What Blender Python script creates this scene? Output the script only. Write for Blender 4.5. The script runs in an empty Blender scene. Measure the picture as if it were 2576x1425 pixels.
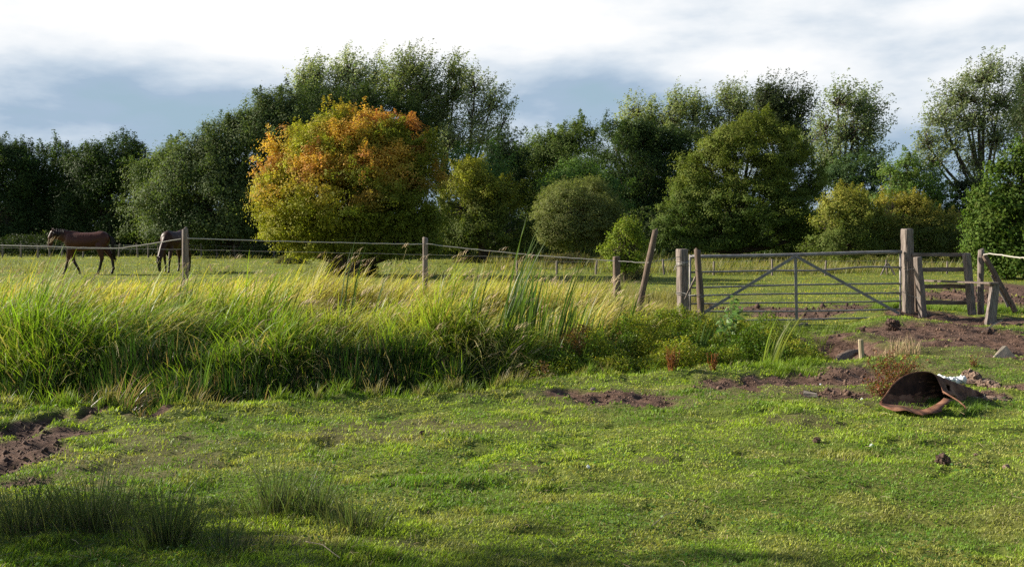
import bpy, math, random
import numpy as np
from mathutils import Vector
rng = np.random.default_rng(7)
random.seed(7)
SC = bpy.context.scene
DENOISE = False
COL = bpy.context.collection
F = 2528.0; H = 1.65; CU = 1288.0; CV = 712.5; VH = 566.0
PITCH = math.atan((CV-VH)/F)
cp, sp = math.cos(PITCH), math.sin(PITCH)

def P(u, v, Y):
    """world point seen at photo position (u, v) at the distance Y in front of the camera"""
    a = (u-CU)/F; b = (CV-v)/F
    dx, dy, dz = a, cp+b*sp, -sp+b*cp
    k = Y/dy
    return Vector((dx*k, Y, H+dz*k))
def G(u, v, z=0.0):
    a = (u-CU)/F; b = (CV-v)/F
    dx, dy, dz = a, cp+b*sp, -sp+b*cp
    k = (z-H)/dz
    return Vector((dx*k, dy*k, z))

# ---------------------------------------------------------------- noise
def _h(ix, iy, s):
    n = (ix.astype(np.int64)*374761393 + iy.astype(np.int64)*668265263 + s*1442695041) & 0x7fffffff
    n = ((n ^ (n >> 13))*1274126177) & 0x7fffffff
    n = ((n ^ (n >> 16))*60493) & 0x7fffffff
    return (n & 0xffff)/65535.0
def vn(x, y, s=0):
    x = np.asarray(x, float); y = np.asarray(y, float)
    ix = np.floor(x); iy = np.floor(y); fx = x-ix; fy = y-iy
    fx = fx*fx*(3-2*fx); fy = fy*fy*(3-2*fy)
    a = _h(ix, iy, s); b = _h(ix+1, iy, s); c = _h(ix, iy+1, s); d = _h(ix+1, iy+1, s)
    return (a*(1-fx)+b*fx)*(1-fy)+(c*(1-fx)+d*fx)*fy
def fbm(x, y, o=4, s=0):
    x = np.asarray(x, float); y = np.asarray(y, float)
    t = 0; a = .5; n = 0
    for i in range(o):
        t = t+a*vn(x*2**i+i*17.3, y*2**i+i*9.1, s+i); n += a; a *= .5
    return t/n
def sstep(a, b, x):
    t = np.clip((x-a)/(b-a), 0, 1); return t*t*(3-2*t)

# ---------------------------------------------------------------- ground shape
EDGE = [G(*p) for p in ((-900, 1032), (0, 1030), (350, 1038), (700, 1017), (1100, 998), (1300, 974), (1400, 952), (1700, 930), (1950, 917), (2150, 905), (2300, 905))]
EX = [p.x for p in EDGE]; EY = [p.y for p in EDGE]
def edge(x): return np.interp(x, EX, EY)
def ell(u, v, ru, rv):
    c = G(u, v); return (c.x, c.y, ru/F*c.y, c.y*c.y/(F*H)*rv)
MUD = [ell(*e) for e in (
    (60, 1130, 135, 38), (0, 1165, 130, 38), (170, 1088, 70, 12), (240, 1052, 30, 9), (365, 1048, 40, 11), (130, 1065, 40, 9), (60, 1085, 60, 18), (60, 1215, 60, 12),
    (1440, 990, 70, 9), (1560, 999, 120, 15), (1625, 1010, 60, 9), (1830, 962, 90, 17), (1940, 950, 110, 12), (2060, 945, 150, 16), (2150, 940, 90, 16),
    (2100, 985, 90, 14), (2270, 848, 170, 15), (2450, 850, 160, 18), (2420, 815, 150, 12), (2560, 870, 150, 20), (2130, 868, 70, 22), (2380, 872, 90, 9), (2080, 872, 30, 12),
    (2330, 808, 100, 10), (2540, 905, 60, 10), (2480, 1000, 60, 12), (2545, 975, 70, 12))]
MUDFAR = [ell(*e) for e in ((2050, 786, 190, 11), (1960, 780, 150, 7), (2200, 776, 120, 8), (2480, 750, 160, 24), (2400, 738, 110, 13), (2600, 730, 160, 24), (1700, 775, 90, 10), (1640, 760, 60, 8), (1760, 770, 60, 8))]
SOFT = [ell(*e) for e in ((300, 1160, 200, 50), (1000, 1070, 180, 20), (1330, 1065, 70, 12), (2060, 975, 300, 32), (1600, 1000, 280, 25), (2400, 880, 300, 40), (400, 1110, 160, 30), (2300, 940, 200, 25), (1300, 1170, 120, 14), (900, 1090, 120, 18), (2000, 1060, 150, 10), (180, 1330, 140, 30), (800, 1370, 200, 20), (1640, 1160, 80, 8), (2120, 1150, 60, 7))]
def blobs(L, x, y, wob=.55, s=3):
    m = np.zeros_like(x)
    n = fbm(x*2.2, y*1.6, 4, s)-.5
    n2 = (fbm(x*7, y*5, 3, s+5)-.5)*1.9
    for cx, cy, rx, ry in L:
        d = np.sqrt(((x-cx)/rx)**2+((y-cy)/ry)**2)
        m = np.maximum(m, sstep(1.18, .78, d+n*wob*1.5+n2*wob))
    return m
HOLES = [ell(*e) for e in ((240, 1050, 34, 14), (365, 1046, 48, 17), (130, 1064, 34, 12), (55, 1082, 55, 15), (500, 1010, 40, 10))]
def mud(x, y):
    x = np.asarray(x, float); y = np.asarray(y, float)
    m = np.maximum(np.maximum(blobs(MUD, x, y), blobs(MUDFAR, x, y, .5, 8)), blobs([(a, b, c*.95, d*1.0) for a, b, c, d in HOLES], x, y, .5, 9))
    e = edge(x); dd = y-e                                  # wet earth in the bottom and flanks of the ditch
    return np.maximum(m, sstep(.05, .3, dd)*sstep(2.0, 1.6, dd)*(x < 4.9))
def hgt(x, y):
    x = np.asarray(x, float); y = np.asarray(y, float)
    near = sstep(40, 15, y)
    z = (fbm(x/2.6+5, y/2.2, 3, 11)-.5)*.16*near
    z = z+(fbm(x/.5, y/.45, 3, 21)-.5)*.085*near-.03*sstep(.66, .78, fbm(x/.28, y/.24, 2, 25))*near*(y < 14)
    z = z+(fbm(x/9, y/9, 2, 31)-.5)*.22*sstep(20, 40, y)
    dd = y-edge(x)
    lip = np.exp(-((dd+.25)/.3)**2)*.05*(.4+1.2*fbm(x/.7, y/.9, 2, 41))
    dt = sstep(-.12, .42, dd+.22*(fbm(x/.6, y*0+2, 3, 51)-.5))*sstep(2.15, 1.3, dd)*sstep(5.0, 4.3, x)
    z = z+lip-dt*.46
    m = mud(x, y)
    z = z+m*((fbm(x/.16, y/.16, 3, 61)-.5)*.10+(np.abs(fbm(x/.3, y/.3, 2, 71)-.5))*-.12)
    hn_ = (fbm(x*5, y*4, 3, 91)-.5)*1.3
    for cx, cy, rx, ry in HOLES:
        d = np.sqrt(((x-cx)/rx)**2+((y-cy)/ry)**2)+hn_
        z = z-.07*sstep(1.0, .35, d)
    gb = np.exp(-((y-17.9)/1.25)**2)*sstep(5.3, 6.6, x)*sstep(10.5, 8.0, x)   # bank below gate and stile
    z = z+gb*(.10+.10*np.exp(-((x-6.9)/.9)**2))
    for (u, v, r, hh) in ((2250, 822, 110, .10), (2330, 835, 140, .08), (2150, 855, 90, .08), (860, 1010, 90, .06), (1500, 960, 120, .05), (800, 1290, 80, .05)):
        c = G(u, v); rr = r/F*c.y
        z = z+hh*np.exp(-(((x-c.x)/rr)**2+((y-c.y)/(rr*.8))**2))
    return z
def hz(x, y): return float(hgt(np.array([x]), np.array([y]))[0])
def on(u, v):
    p = G(u, v); p.z = hz(p.x, p.y); return p

# ---------------------------------------------------------------- mesh helpers
def mesh_np(name, V, Fq, mat, parent=None, col=None, smooth=False, extra=None):
    me = bpy.data.meshes.new(name)
    V = np.asarray(V, np.float32).reshape(-1, 3); Fq = np.asarray(Fq, np.int32)
    k = Fq.shape[1]; nf = Fq.shape[0]
    me.vertices.add(len(V)); me.vertices.foreach_set('co', V.ravel())
    me.loops.add(nf*k); me.loops.foreach_set('vertex_index', Fq.ravel())
    me.polygons.add(nf); me.polygons.foreach_set('loop_start', np.arange(0, nf*k, k, dtype=np.int32))
    try: me.polygons.foreach_set('loop_total', np.full(nf, k, np.int32))
    except Exception: pass
    if smooth: me.polygons.foreach_set('use_smooth', np.ones(nf, bool))
    if col is not None:
        a = me.color_attributes.new('Col', 'FLOAT_COLOR', 'POINT')
        c = np.ones((len(V), 4), np.float32); c[:, :3] = np.clip(np.asarray(col).reshape(-1, 3), 0, 1); a.data.foreach_set('color', c.ravel())
    if extra:
        for kx, vx in extra.items():
            a = me.attributes.new(kx, 'FLOAT', 'POINT'); a.data.foreach_set('value', np.asarray(vx, np.float32))
    me.update(calc_edges=True)
    o = bpy.data.objects.new(name, me); COL.objects.link(o)
    me.materials.append(mat)
    if parent is not None:
        o.parent = parent; o.matrix_parent_inverse = parent.matrix_world.inverted() if False else o.matrix_parent_inverse
        L = parent
        off = Vector((0, 0, 0))
        while L is not None: off += L.location; L = L.parent
        me.transform(__import__('mathutils').Matrix.Translation(-off))
    return o
def tag(o, label=None, cat=None, group=None, kind=None):
    if label: o['label'] = label
    if cat: o['category'] = cat
    if group: o['group'] = group
    if kind: o['kind'] = kind
    return o
def thing(name, loc, label, cat, group=None):
    o = bpy.data.objects.new(name, None); COL.objects.link(o); o.location = Vector(loc); o.empty_display_size = .1
    return tag(o, label, cat, group)

class MB:
    """collects shapes (general polygons) into one mesh object"""
    def __init__(s): s.v = []; s.f = []
    def add(s, V, Fs):
        n = len(s.v); s.v += [tuple(p) for p in V]; s.f += [tuple(i+n for i in f) for f in Fs]
    def tube(s, pts, rad, n=8, cap=True, flat=1.0, jit=0.0):
        pts = [Vector(p) for p in pts]
        if not hasattr(rad, '__len__'): rad = [rad]*len(pts)
        V = []; up = Vector((0, 0, 1)); pu = None
        for i, p in enumerate(pts):
            d = (pts[min(i+1, len(pts)-1)]-pts[max(i-1, 0)]).normalized()
            if pu is None:
                a = d.cross(Vector((0, 1, 0)) if abs(d.y) < .8 else Vector((1, 0, 0))).normalized()
            else:
                a = (pu-d*pu.dot(d)).normalized()
            pu = a; b = d.cross(a)
            for k in range(n):
                t = 2*math.pi*k/n
                r = rad[i]*(1+jit*(random.random()-.5)*2)
                V.append(p+a*math.cos(t)*r+b*math.sin(t)*r*flat)
        Fs = [(i*n+k, i*n+(k+1) % n, (i+1)*n+(k+1) % n, (i+1)*n+k) for i in range(len(pts)-1) for k in range(n)]
        if cap: Fs += [tuple(range(n-1, -1, -1)), tuple((len(pts)-1)*n+k for k in range(n))]
        s.add(V, Fs)
    def beam(s, p0, p1, w, d, side=Vector((1, 0, 0)), w1=None, d1=None, seg=6, jit=.004, bev=.12, cutz=0):
        """sawn timber with worn bevelled edges; w along side, d across"""
        p0 = Vector(p0); p1 = Vector(p1); ax = (p1-p0).normalized()
        a = (side-ax*side.dot(ax)).normalized(); b = ax.cross(a)
        w1 = w1 or w; d1 = d1 or d; V = []
        prof = [(-1, -1+bev*2), (-1+bev*2, -1), (1-bev*2, -1), (1, -1+bev*2), (1, 1-bev*2), (1-bev*2, 1), (-1+bev*2, 1), (-1, 1-bev*2)]
        n = 8
        ts = [0, .012]+[i/seg for i in range(1, seg)]+[.988, 1]
        for i, t in enumerate(ts):
            sc = .86 if i in (0, len(ts)-1) else 1
            c = p0.lerp(p1, t)+a*(random.random()-.5)*jit*2+b*(random.random()-.5)*jit*2
            ww = (w+(w1-w)*t)/2*sc; dd = (d+(d1-d)*t)/2*sc
            for (x, y) in prof:
                V.append(c+a*(x*ww+(random.random()-.5)*jit)+b*(y*dd+(random.random()-.5)*jit)+ax*((random.random()-.5)*jit*(2 if sc < 1 else 0)))
        m = len(ts)
        Fs = [(i*n+k, i*n+(k+1) % n, (i+1)*n+(k+1) % n, (i+1)*n+k) for i in range(m-1) for k in range(n)]
        Fs += [tuple(range(n-1, -1, -1)), tuple((m-1)*n+k for k in range(n))]
        s.add(V, Fs)
    def lump(s, c, r, n=10, rough=.25, seed=0, flat=1.0):
        c = Vector(c); V = []; rr = random.Random(seed)
        ph = [rr.random()*6 for _ in range(9)]
        for i in range(n+1):
            th = math.pi*i/n
            for k in range(n*2):
                f = math.pi*k/n
                d = Vector((math.sin(th)*math.cos(f), math.sin(th)*math.sin(f), math.cos(th)))
                q = 1+rough*(math.sin(d.x*4+ph[0])*math.sin(d.y*5+ph[1])+.6*math.sin(d.z*7+ph[2]+d.x*5)+.4*math.sin(d.x*13+ph[3])*math.sin(d.y*11+ph[4]+d.z*9))+rough*.35*(rr.random()-.5)*(1 if 0 < i < n else 0)
                V.append(c+Vector((d.x*r[0], d.y*r[1], d.z*r[2]))*q)
        m = n*2
        Fs = [(i*m+k, i*m+(k+1) % m, (i+1)*m+(k+1) % m, (i+1)*m+k) for i in range(n) for k in range(m)]
        s.add(V, Fs)
    def build(s, name, mat, parent=None, smooth=False):
        me = bpy.data.meshes.new(name)
        off = Vector((0, 0, 0)); L = parent
        while L is not None: off += L.location; L = L.parent
        me.from_pydata([tuple(Vector(p)-off) for p in s.v], [], s.f); me.update()
        o = bpy.data.objects.new(name, me); COL.objects.link(o); me.materials.append(mat)
        if smooth:
            for p in me.polygons: p.use_smooth = True
        if parent: o.parent = parent
        return o

# ---------------------------------------------------------------- materials
def new_mat(name):
    m = bpy.data.materials.new(name); m.use_nodes = True
    nt = m.node_tree; b = nt.nodes['Principled BSDF']; out = nt.nodes['Material Output']
    return m, nt, b, out
def nd(nt, t, **kw):
    n = nt.nodes.new(t)
    for k, v in kw.items():
        if k in n.inputs: n.inputs[k].default_value = v
        else: setattr(n, k, v)
    return n
def leaf_mat(name, tr=.4, rough=.55, spec=.3, tint=(1.25, 1.3, .55)):
    m, nt, b, out = new_mat(name)
    a = nd(nt, 'ShaderNodeVertexColor'); a.layer_name = 'Col'
    b.inputs['Roughness'].default_value = rough; b.inputs['Specular IOR Level'].default_value = spec
    nt.links.new(a.outputs['Color'], b.inputs['Base Color'])
    t = nt.nodes.new('ShaderNodeBsdfTranslucent')
    mx = nd(nt, 'ShaderNodeMix', data_type='RGBA', blend_type='MULTIPLY'); mx.inputs[0].default_value = 1
    nt.links.new(a.outputs['Color'], mx.inputs[6]); mx.inputs[7].default_value = (*tint, 1)
    nt.links.new(mx.outputs[2], t.inputs['Color'])
    ms = nt.nodes.new('ShaderNodeMixShader'); ms.inputs[0].default_value = tr
    nt.links.new(b.outputs[0], ms.inputs[1]); nt.links.new(t.outputs[0], ms.inputs[2]); nt.links.new(ms.outputs[0], out.inputs['Surface'])
    return m
def noise_mat(name, cols, scale=6, stretch=(1, 1, 1), rough=.85, bump=.3, bdist=.01, metal=0, detail=8, spec=.3, fine=None):
    """colour ramp driven by object-space noise, with bump"""
    m, nt, b, out = new_mat(name)
    tc = nt.nodes.new('ShaderNodeTexCoord'); mp = nt.nodes.new('ShaderNodeMapping'); mp.inputs['Scale'].default_value = stretch
    n = nd(nt, 'ShaderNodeTexNoise'); n.inputs['Scale'].default_value = scale; n.inputs['Detail'].default_value = detail; n.inputs['Roughness'].default_value = .65
    r = nt.nodes.new('ShaderNodeValToRGB')
    while len(r.color_ramp.elements) < len(cols): r.color_ramp.elements.new(.5)
    for i, c in enumerate(cols):
        e = r.color_ramp.elements[i]; e.position = .3+.4*i/(len(cols)-1); e.color = (*c, 1)
    bp = nt.nodes.new('ShaderNodeBump'); bp.inputs['Strength'].default_value = bump; bp.inputs['Distance'].default_value = bdist
    nt.links.new(tc.outputs['Object'], mp.inputs[0]); nt.links.new(mp.outputs[0], n.inputs['Vector']); nt.links.new(n.outputs[0], r.inputs[0])
    nt.links.new(r.outputs[0], b.inputs['Base Color']); nt.links.new(n.outputs[0], bp.inputs['Height']); nt.links.new(bp.outputs[0], b.inputs['Normal'])
    b.inputs['Roughness'].default_value = rough; b.inputs['Metallic'].default_value = metal; b.inputs['Specular IOR Level'].default_value = spec
    return m
M_wood = noise_mat('weathered_wood', [(.06, .047, .040), (.19, .155, .135), (.33, .28, .245)], 5, (9, 9, .7), .85, .6, .006)
M_woodH = noise_mat('weathered_rail_wood', [(.07, .055, .045), (.17, .13, .11), (.27, .22, .19)], 5, (.7, 9, 9), .85, .6, .006)
M_wood_dark = noise_mat('dark_wood', [(.05, .035, .028), (.14, .10, .075), (.22, .165, .13)], 5, (8, 8, .8), .85, .6, .006)
M_wood_pale = noise_mat('pale_wood', [(.18, .14, .09), (.36, .29, .19), (.48, .41, .29)], 6, (9, 9, .7), .85, .6, .006)
M_bark = noise_mat('bark', [(.03, .022, .016), (.075, .055, .04), (.12, .095, .07)], 4, (3, 3, .6), .9, .8, .03)
M_metal = noise_mat('galvanised_steel', [(.13, .12, .115), (.24, .225, .22), (.33, .31, .305)], 9, (1, 1, 1), .55, .1, .002, .3)
M_rope = noise_mat('rope', [(.36, .33, .28), (.55, .52, .46)], 40, (1, 1, 1), .8, .3, .002)
M_wire = noise_mat('wire', [(.28, .27, .25), (.45, .44, .42)], 40, (1, 1, 1), .5, .1, .001, .4)
M_rust = noise_mat('rusty_steel', [(.03, .013, .009), (.12, .05, .028), (.21, .10, .06), (.27, .15, .10)], 9, (1, 1, 1), .85, .7, .006)
M_stone = noise_mat('pale_stone', [(.20, .165, .13), (.36, .31, .25)], 12, (1, 1, 1), .9, .4, .01)
M_plastic = noise_mat('white_plastic', [(.70, .73, .74), (.82, .83, .83)], 20, (1, 1, 1), .4, .3, .01)
M_clod = noise_mat('crumbly_soil', [(.10, .06, .045), (.22, .15, .11), (.33, .24, .18)], 22, (1, 1, 1), .95, 1, .02)
M_clod_dark = noise_mat('dark_soil', [(.035, .022, .018), (.09, .055, .042), (.15, .10, .075)], 22, (1, 1, 1), .95, 1, .02)
M_leaf = leaf_mat('tree_leaves', .38, .6, .08, (1.2, 1.3, .55))
M_grass = leaf_mat('grass_blades', .42, .5, .25)
M_reed = leaf_mat('reed_blades', .42, .38, .4)
M_straw = leaf_mat('dry_stalks', .15, .7, .2, (1, 1, 1))

# ---------------------------------------------------------------- vectorised plants
def blades(Pb, Hh, W, az, th0, th1, segs, cb, ct, roll=None, tip=.06, basew=.6):
    N = len(Pb); Hh = np.broadcast_to(Hh, N).astype(float); W = np.broadcast_to(W, N).astype(float)
    th0 = np.broadcast_to(th0, N); th1 = np.broadcast_to(th1, N)
    if roll is None: roll = rng.uniform(0, 2*np.pi, N)
    d = np.stack([np.cos(az), np.sin(az), np.zeros(N)], 1); w = np.stack([np.cos(roll), np.sin(roll), np.zeros(N)], 1)
    V = np.zeros((N, segs+1, 2, 3)); C = np.zeros((N, segs+1, 2, 3)); p = Pb.copy()
    for i in range(segs+1):
        t = i/segs
        if i:
            th = th0+(th1-th0)*((i-.5)/segs)**1.4
            p = p+(Hh/segs)[:, None]*(np.sin(th)[:, None]*d+np.cos(th)[:, None]*np.array([0, 0, 1.]))
        ww = W*max(tip, (basew+(1-basew)*min(1, t*3))*(1-t**2.2))/2
        V[:, i, 0] = p-w*ww[:, None]; V[:, i, 1] = p+w*ww[:, None]
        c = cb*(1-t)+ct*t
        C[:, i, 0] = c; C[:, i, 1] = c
    b = (np.arange(N)*(segs+1)*2)[:, None]; q = []
    for i in range(segs): q.append(np.stack([b[:, 0]+2*i, b[:, 0]+2*i+1, b[:, 0]+2*i+3, b[:, 0]+2*i+2], 1))
    return V.reshape(-1, 3), np.concatenate(q), C.reshape(-1, 3)
def cat(parts):
    Vs, Fs, Cs = [], [], []; n = 0
    for V, Fq, C in parts:
        Vs.append(V); Fs.append(Fq+n); Cs.append(C); n += len(V)
    return np.concatenate(Vs), np.concatenate(Fs), np.concatenate(Cs)
def nrm(a): return a/np.maximum(1e-9, np.linalg.norm(a, axis=1))[:, None]
def leaves(Pc, N0, L, W, cols, along=None):
    """kite shaped leaves folded along the middle rib: two triangles written as one bent quad each side"""
    n = len(Pc); N0 = nrm(N0)
    r = rng.normal(size=(n, 3)) if along is None else along+rng.normal(size=(n, 3))*.5
    t = nrm(r-N0*np.sum(r*N0, 1)[:, None]); s = np.cross(N0, t)
    L = np.broadcast_to(L, n)[:, None]; W = np.broadcast_to(W, n)[:, None]
    V = np.stack([Pc-t*L/2, Pc+s*W/2+N0*W*.15-t*L*.05, Pc+t*L/2, Pc-s*W/2+N0*W*.15-t*L*.05], 1)
    b = np.arange(n)*4
    Fq = np.stack([b, b+1, b+2, b+3], 1)
    return V.reshape(-1, 3), Fq, np.repeat(cols, 4, axis=0)
def vary(c, n, am=.22, hue=.1):
    c = np.asarray(c, float); c = np.broadcast_to(c, (n, 3))
    return c*(1+rng.normal(size=(n, 1))*am).clip(.35, 2)*(1+rng.normal(size=(n, 3))*hue).clip(.5, 1.6)
def twigs(A, B, r0, r1, bend=.12, n=4):
    """many thin tapered bent sticks A->B (two segments each)"""
    N = len(A); D = B-A; Ld = np.linalg.norm(D, axis=1); Dn = nrm(D)
    ref = np.where(np.abs(Dn[:, 2:3]) < .8, np.array([[0, 0, 1.]]), np.array([[1., 0, 0]]))
    a = nrm(np.cross(Dn, ref)); b = np.cross(Dn, a)
    mid = (A+B)/2+(a*rng.normal(size=(N, 1))+b*rng.normal(size=(N, 1)))*(Ld*bend)[:, None]*.6+np.array([0, 0, 1.])*(Ld*bend)[:, None]*.5
    r0 = np.broadcast_to(r0, N); r1 = np.broadcast_to(r1, N); V = np.zeros((N, 3, n, 3))
    for i, (p, r) in enumerate(((A, r0), (mid, (r0+r1)/2), (B, r1))):
        for k in range(n):
            t = 2*np.pi*k/n
            V[:, i, k] = p+a*(np.cos(t)*r)[:, None]+b*(np.sin(t)*r)[:, None]
    base = np.arange(N)*3*n; q = []
    for i in range(2):
        for k in range(n): q.append(np.stack([base+i*n+k, base+i*n+(k+1) % n, base+(i+1)*n+(k+1) % n, base+(i+1)*n+k], 1))
    return V.reshape(-1, 3), np.concatenate(q)

def tree(name, label, cat_, Y, lobes, cols, leaf=(.14, .075), k=5.0, clump=.45, airy=0, trunk=None, colf=None, group=None, wind=.0, depth=.85,
         crown='crown', stem='trunk', tr=.16, up=.55, ragged=.17, mat=None, world=None, per=150, tw=.014, droop=0.0, limbs=True, flatc=.62, vs=9, ls=None):
    """lobes: photo-space ellipses turned into real ellipsoids at distance Y"""
    E = []
    for (u, v, ru, rv) in lobes:
        c = P(u, v+vs, Y); rx = ru/F*Y; rz = rv/F*Y
        E.append((c.x, Y+(rng.random()-.5)*rx*.5, c.z, rx, (rx*.6+rz*.4)*depth, rz))
    if world: E = world
    E = np.array(E)
    if not world: E[:, 3:6] *= ls or (1.06 if airy else 1.10)
    leaf = (leaf[0]*.70, leaf[1]*.70); clump = clump*1.15
    if trunk is None: tx = float(np.mean(E[:, 0])); ty = float(np.mean(E[:, 1]))
    else:
        tp = P(trunk, 600, Y); tx, ty = tp.x, Y
    tz = hz(tx, ty)
    root = thing(name, (tx, ty, tz), label, cat_, group)
    # clumps
    CC = []; CD = []; LN = []
    area = np.pi*E[:, 3]*E[:, 5]
    k = k*(1.9 if airy else 1.45)
    ntot = int(k*area.sum()/(leaf[0]*leaf[1]*.5))
    nc = max(12, int(ntot/per*.92))
    w = area/area.sum()
    li = rng.choice(len(E), nc*3, p=w)
    d = nrm(rng.normal(size=(nc*3, 3))); d[:, 2] = np.where(d[:, 2] < -.85, -d[:, 2], d[:, 2])
    r = 1-np.abs(rng.normal(size=nc*3))*(.16+.2*airy); r = np.where(rng.random(nc*3) < .15+.25*airy, rng.uniform(.3, .9, nc*3), r)
    bump = 1+ragged*(vn(d[:, 0]*2.3+li*7, d[:, 2]*2.3+d[:, 1]*2, 5)-.5)*2.4+rng.normal(size=nc*3)*ragged*.35
    c = E[li, :3]+d*E[li, 3:6]*(r*bump)[:, None]
    # drop clumps buried deep inside another lobe
    inside = np.zeros(len(c), bool)
    for j, e in enumerate(E):
        q = np.sqrt((((c-e[:3])/e[3:6])**2).sum(1)); inside |= (q < .62) & (li != j)
    fq = 1/(clump*1.9); v1 = vn(c[:, 0]*fq+c[:, 1]*.37*fq, c[:, 2]*fq*1.25+c[:, 1]*.23*fq, 401); v2 = vn(c[:, 1]*fq*1.1-c[:, 2]*.3*fq+50, c[:, 0]*fq*.9+c[:, 2]*.4*fq, 402)
    hole = (v1+v2)*.5 < (.40 if not airy else .36)
    keep = np.where((~inside | (rng.random(len(c)) < .12)) & (~hole | (rng.random(len(c)) < .10)))[0][:nc]
    c = c[keep]; d = d[keep]; li = li[keep]; nc = len(c)
    g = hgt(c[:, 0], c[:, 1]); c[:, 2] = np.maximum(c[:, 2], g+.15)
    cc = np.asarray(cols, float); ci = rng.choice(len(cc), nc)
    cb = colf(c, d) if colf else cc[ci]
    cb = cb*1.95*(1+rng.normal(size=(nc, 1))*.15).clip(.6, 1.5)
    m = rng.poisson(per, nc)+2
    idx = np.repeat(np.arange(nc), m); n = len(idx)
    cs = clump*rng.uniform(.6, 1.25, nc)
    off = rng.normal(size=(n, 3))*.5; off[:, 2] *= flatc
    if wind: off[:, 0] += np.abs(off[:, 2])*wind; off[:, 0] *= 1.2
    pos = c[idx]+off*cs[idx, None]
    sp_f = rng.random(nc) < (.75 if airy else .30*(d[:, 2] > -.1)); ax_ = nrm(d*.55+np.array([wind*.8, 0, .75 if airy else .6])+rng.normal(size=(nc, 3))*.22)
    sj = rng.uniform(-.3, 1.5, n); selm = sp_f[idx]
    sp_pos = c[idx]+ax_[idx]*(sj*cs[idx]*(1.0 if airy else .8))[:, None]+rng.normal(size=(n, 3))*(cs[idx]*.26*(1.25-sj*.7))[:, None]
    pos = np.where(selm[:, None], sp_pos, pos)
    if droop: pos[:, 2] -= droop*cs[idx]*(off[:, 0]**2+off[:, 1]**2)
    on_ = off/np.maximum(.2, np.linalg.norm(off, axis=1))[:, None]
    nor = d[idx]*.6+np.array([0, 0, up])+on_*.95+rng.normal(size=(n, 3))*.28
    al = None
    if wind: al = np.tile(np.array([[1., 0, .35]]), (n, 1))
    colr = vary(cb[idx], n, .11, .05)
    sz = rng.uniform(.65, 1.3, n)
    V, Fq, C = leaves(pos, nor, leaf[0]*sz, leaf[1]*sz, colr, al)
    mesh_np(crown, V, Fq, mat or M_leaf, root, C)
    # trunk and limbs
    zt = float(E[:, 2].max()); cx = float(np.average(E[:, 0], weights=area)); 
    R0 = max(.05, tr)
    mb = MB(); top = Vector((cx*.6+tx*.4, ty, tz+(zt-tz)*.72))
    b0 = Vector((tx, ty, tz-.08)); pts = []; rr = []
    for i in range(7):
        t = i/6; p = b0.lerp(top, t)+Vector((math.sin(t*5+tx)*.12, math.cos(t*4)*.1, 0))*t
        pts.append(p); rr.append(R0*(1.35 if i == 0 else 1)*(1-.72*t))
    mb.tube(pts, rr, 9, jit=.06)
    A0 = []; B0 = []
    if limbs:
        for e in E:
            tgt = Vector((e[0], e[1], e[2]-e[5]*.15)); hh = min(.9, max(.12, (e[2]-e[5]*.9-tz)/(zt-tz)*.7))
            s0 = b0.lerp(top, hh); q = []
            for i in range(6):
                t = i/5; p = s0.lerp(tgt, t)+Vector((0, 0, math.sin(t*math.pi)*-.06*(tgt-s0).length)); q.append(p)
            mb.tube(q, [R0*.5*(1-.75*i/5)+.012 for i in range(6)], 6, jit=.08)
            sel = np.where(li == len(A0))[0] if False else None
    st = mb.build(stem, M_bark, root, True)
    # twigs from limb ends to clumps, joined into the same part
    ntw = min(nc, 900 if airy else 260)
    s = rng.choice(nc, ntw, replace=False); ee = E[li[s]]
    t0 = rng.uniform(0, .75, (ntw, 1))
    Acen = ee[:, :3]+np.array([0, 0, -.15])*ee[:, 5:6]
    A = Acen*(1-t0)+(Acen*.4+c[s]*.6)*t0
    A = A+rng.normal(size=A.shape)*.05
    V, Fq = twigs(A, c[s], tw*(1+rng.random(ntw)), tw*.35)
    me = st.data; import bmesh
    o2 = mesh_np('tmp', V, Fq, M_bark, root)
    bm = bmesh.new(); bm.from_mesh(me); bm.from_mesh(o2.data); bm.to_mesh(me); bm.free()
    bpy.data.objects.remove(o2)
    for p in me.polygons: p.use_smooth = True
    return root
# ================================================================ camera, sun, sky
cam = bpy.data.cameras.new('camera'); co = bpy.data.objects.new('camera', cam); COL.objects.link(co)
co.location = (0, 0, H); co.rotation_euler = (math.pi/2-PITCH, 0, 0)
cam.sensor_width = 36; cam.lens = 36*F/2576; cam.clip_end = 3000; cam.clip_start = .05
SC.camera = co
AZ = math.radians(13); EL = math.radians(25)
S = Vector((-math.cos(AZ)*math.cos(EL), math.sin(AZ)*math.cos(EL), math.sin(EL)))
sl = bpy.data.lights.new('sun', 'SUN'); sl.energy = 5.0; sl.angle = math.radians(.55); sl.color = (1, .92, .78)
so = bpy.data.objects.new('sun', sl); COL.objects.link(so); so.location = S*50; so.rotation_euler = S.to_track_quat('Z', 'Y').to_euler()

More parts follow.
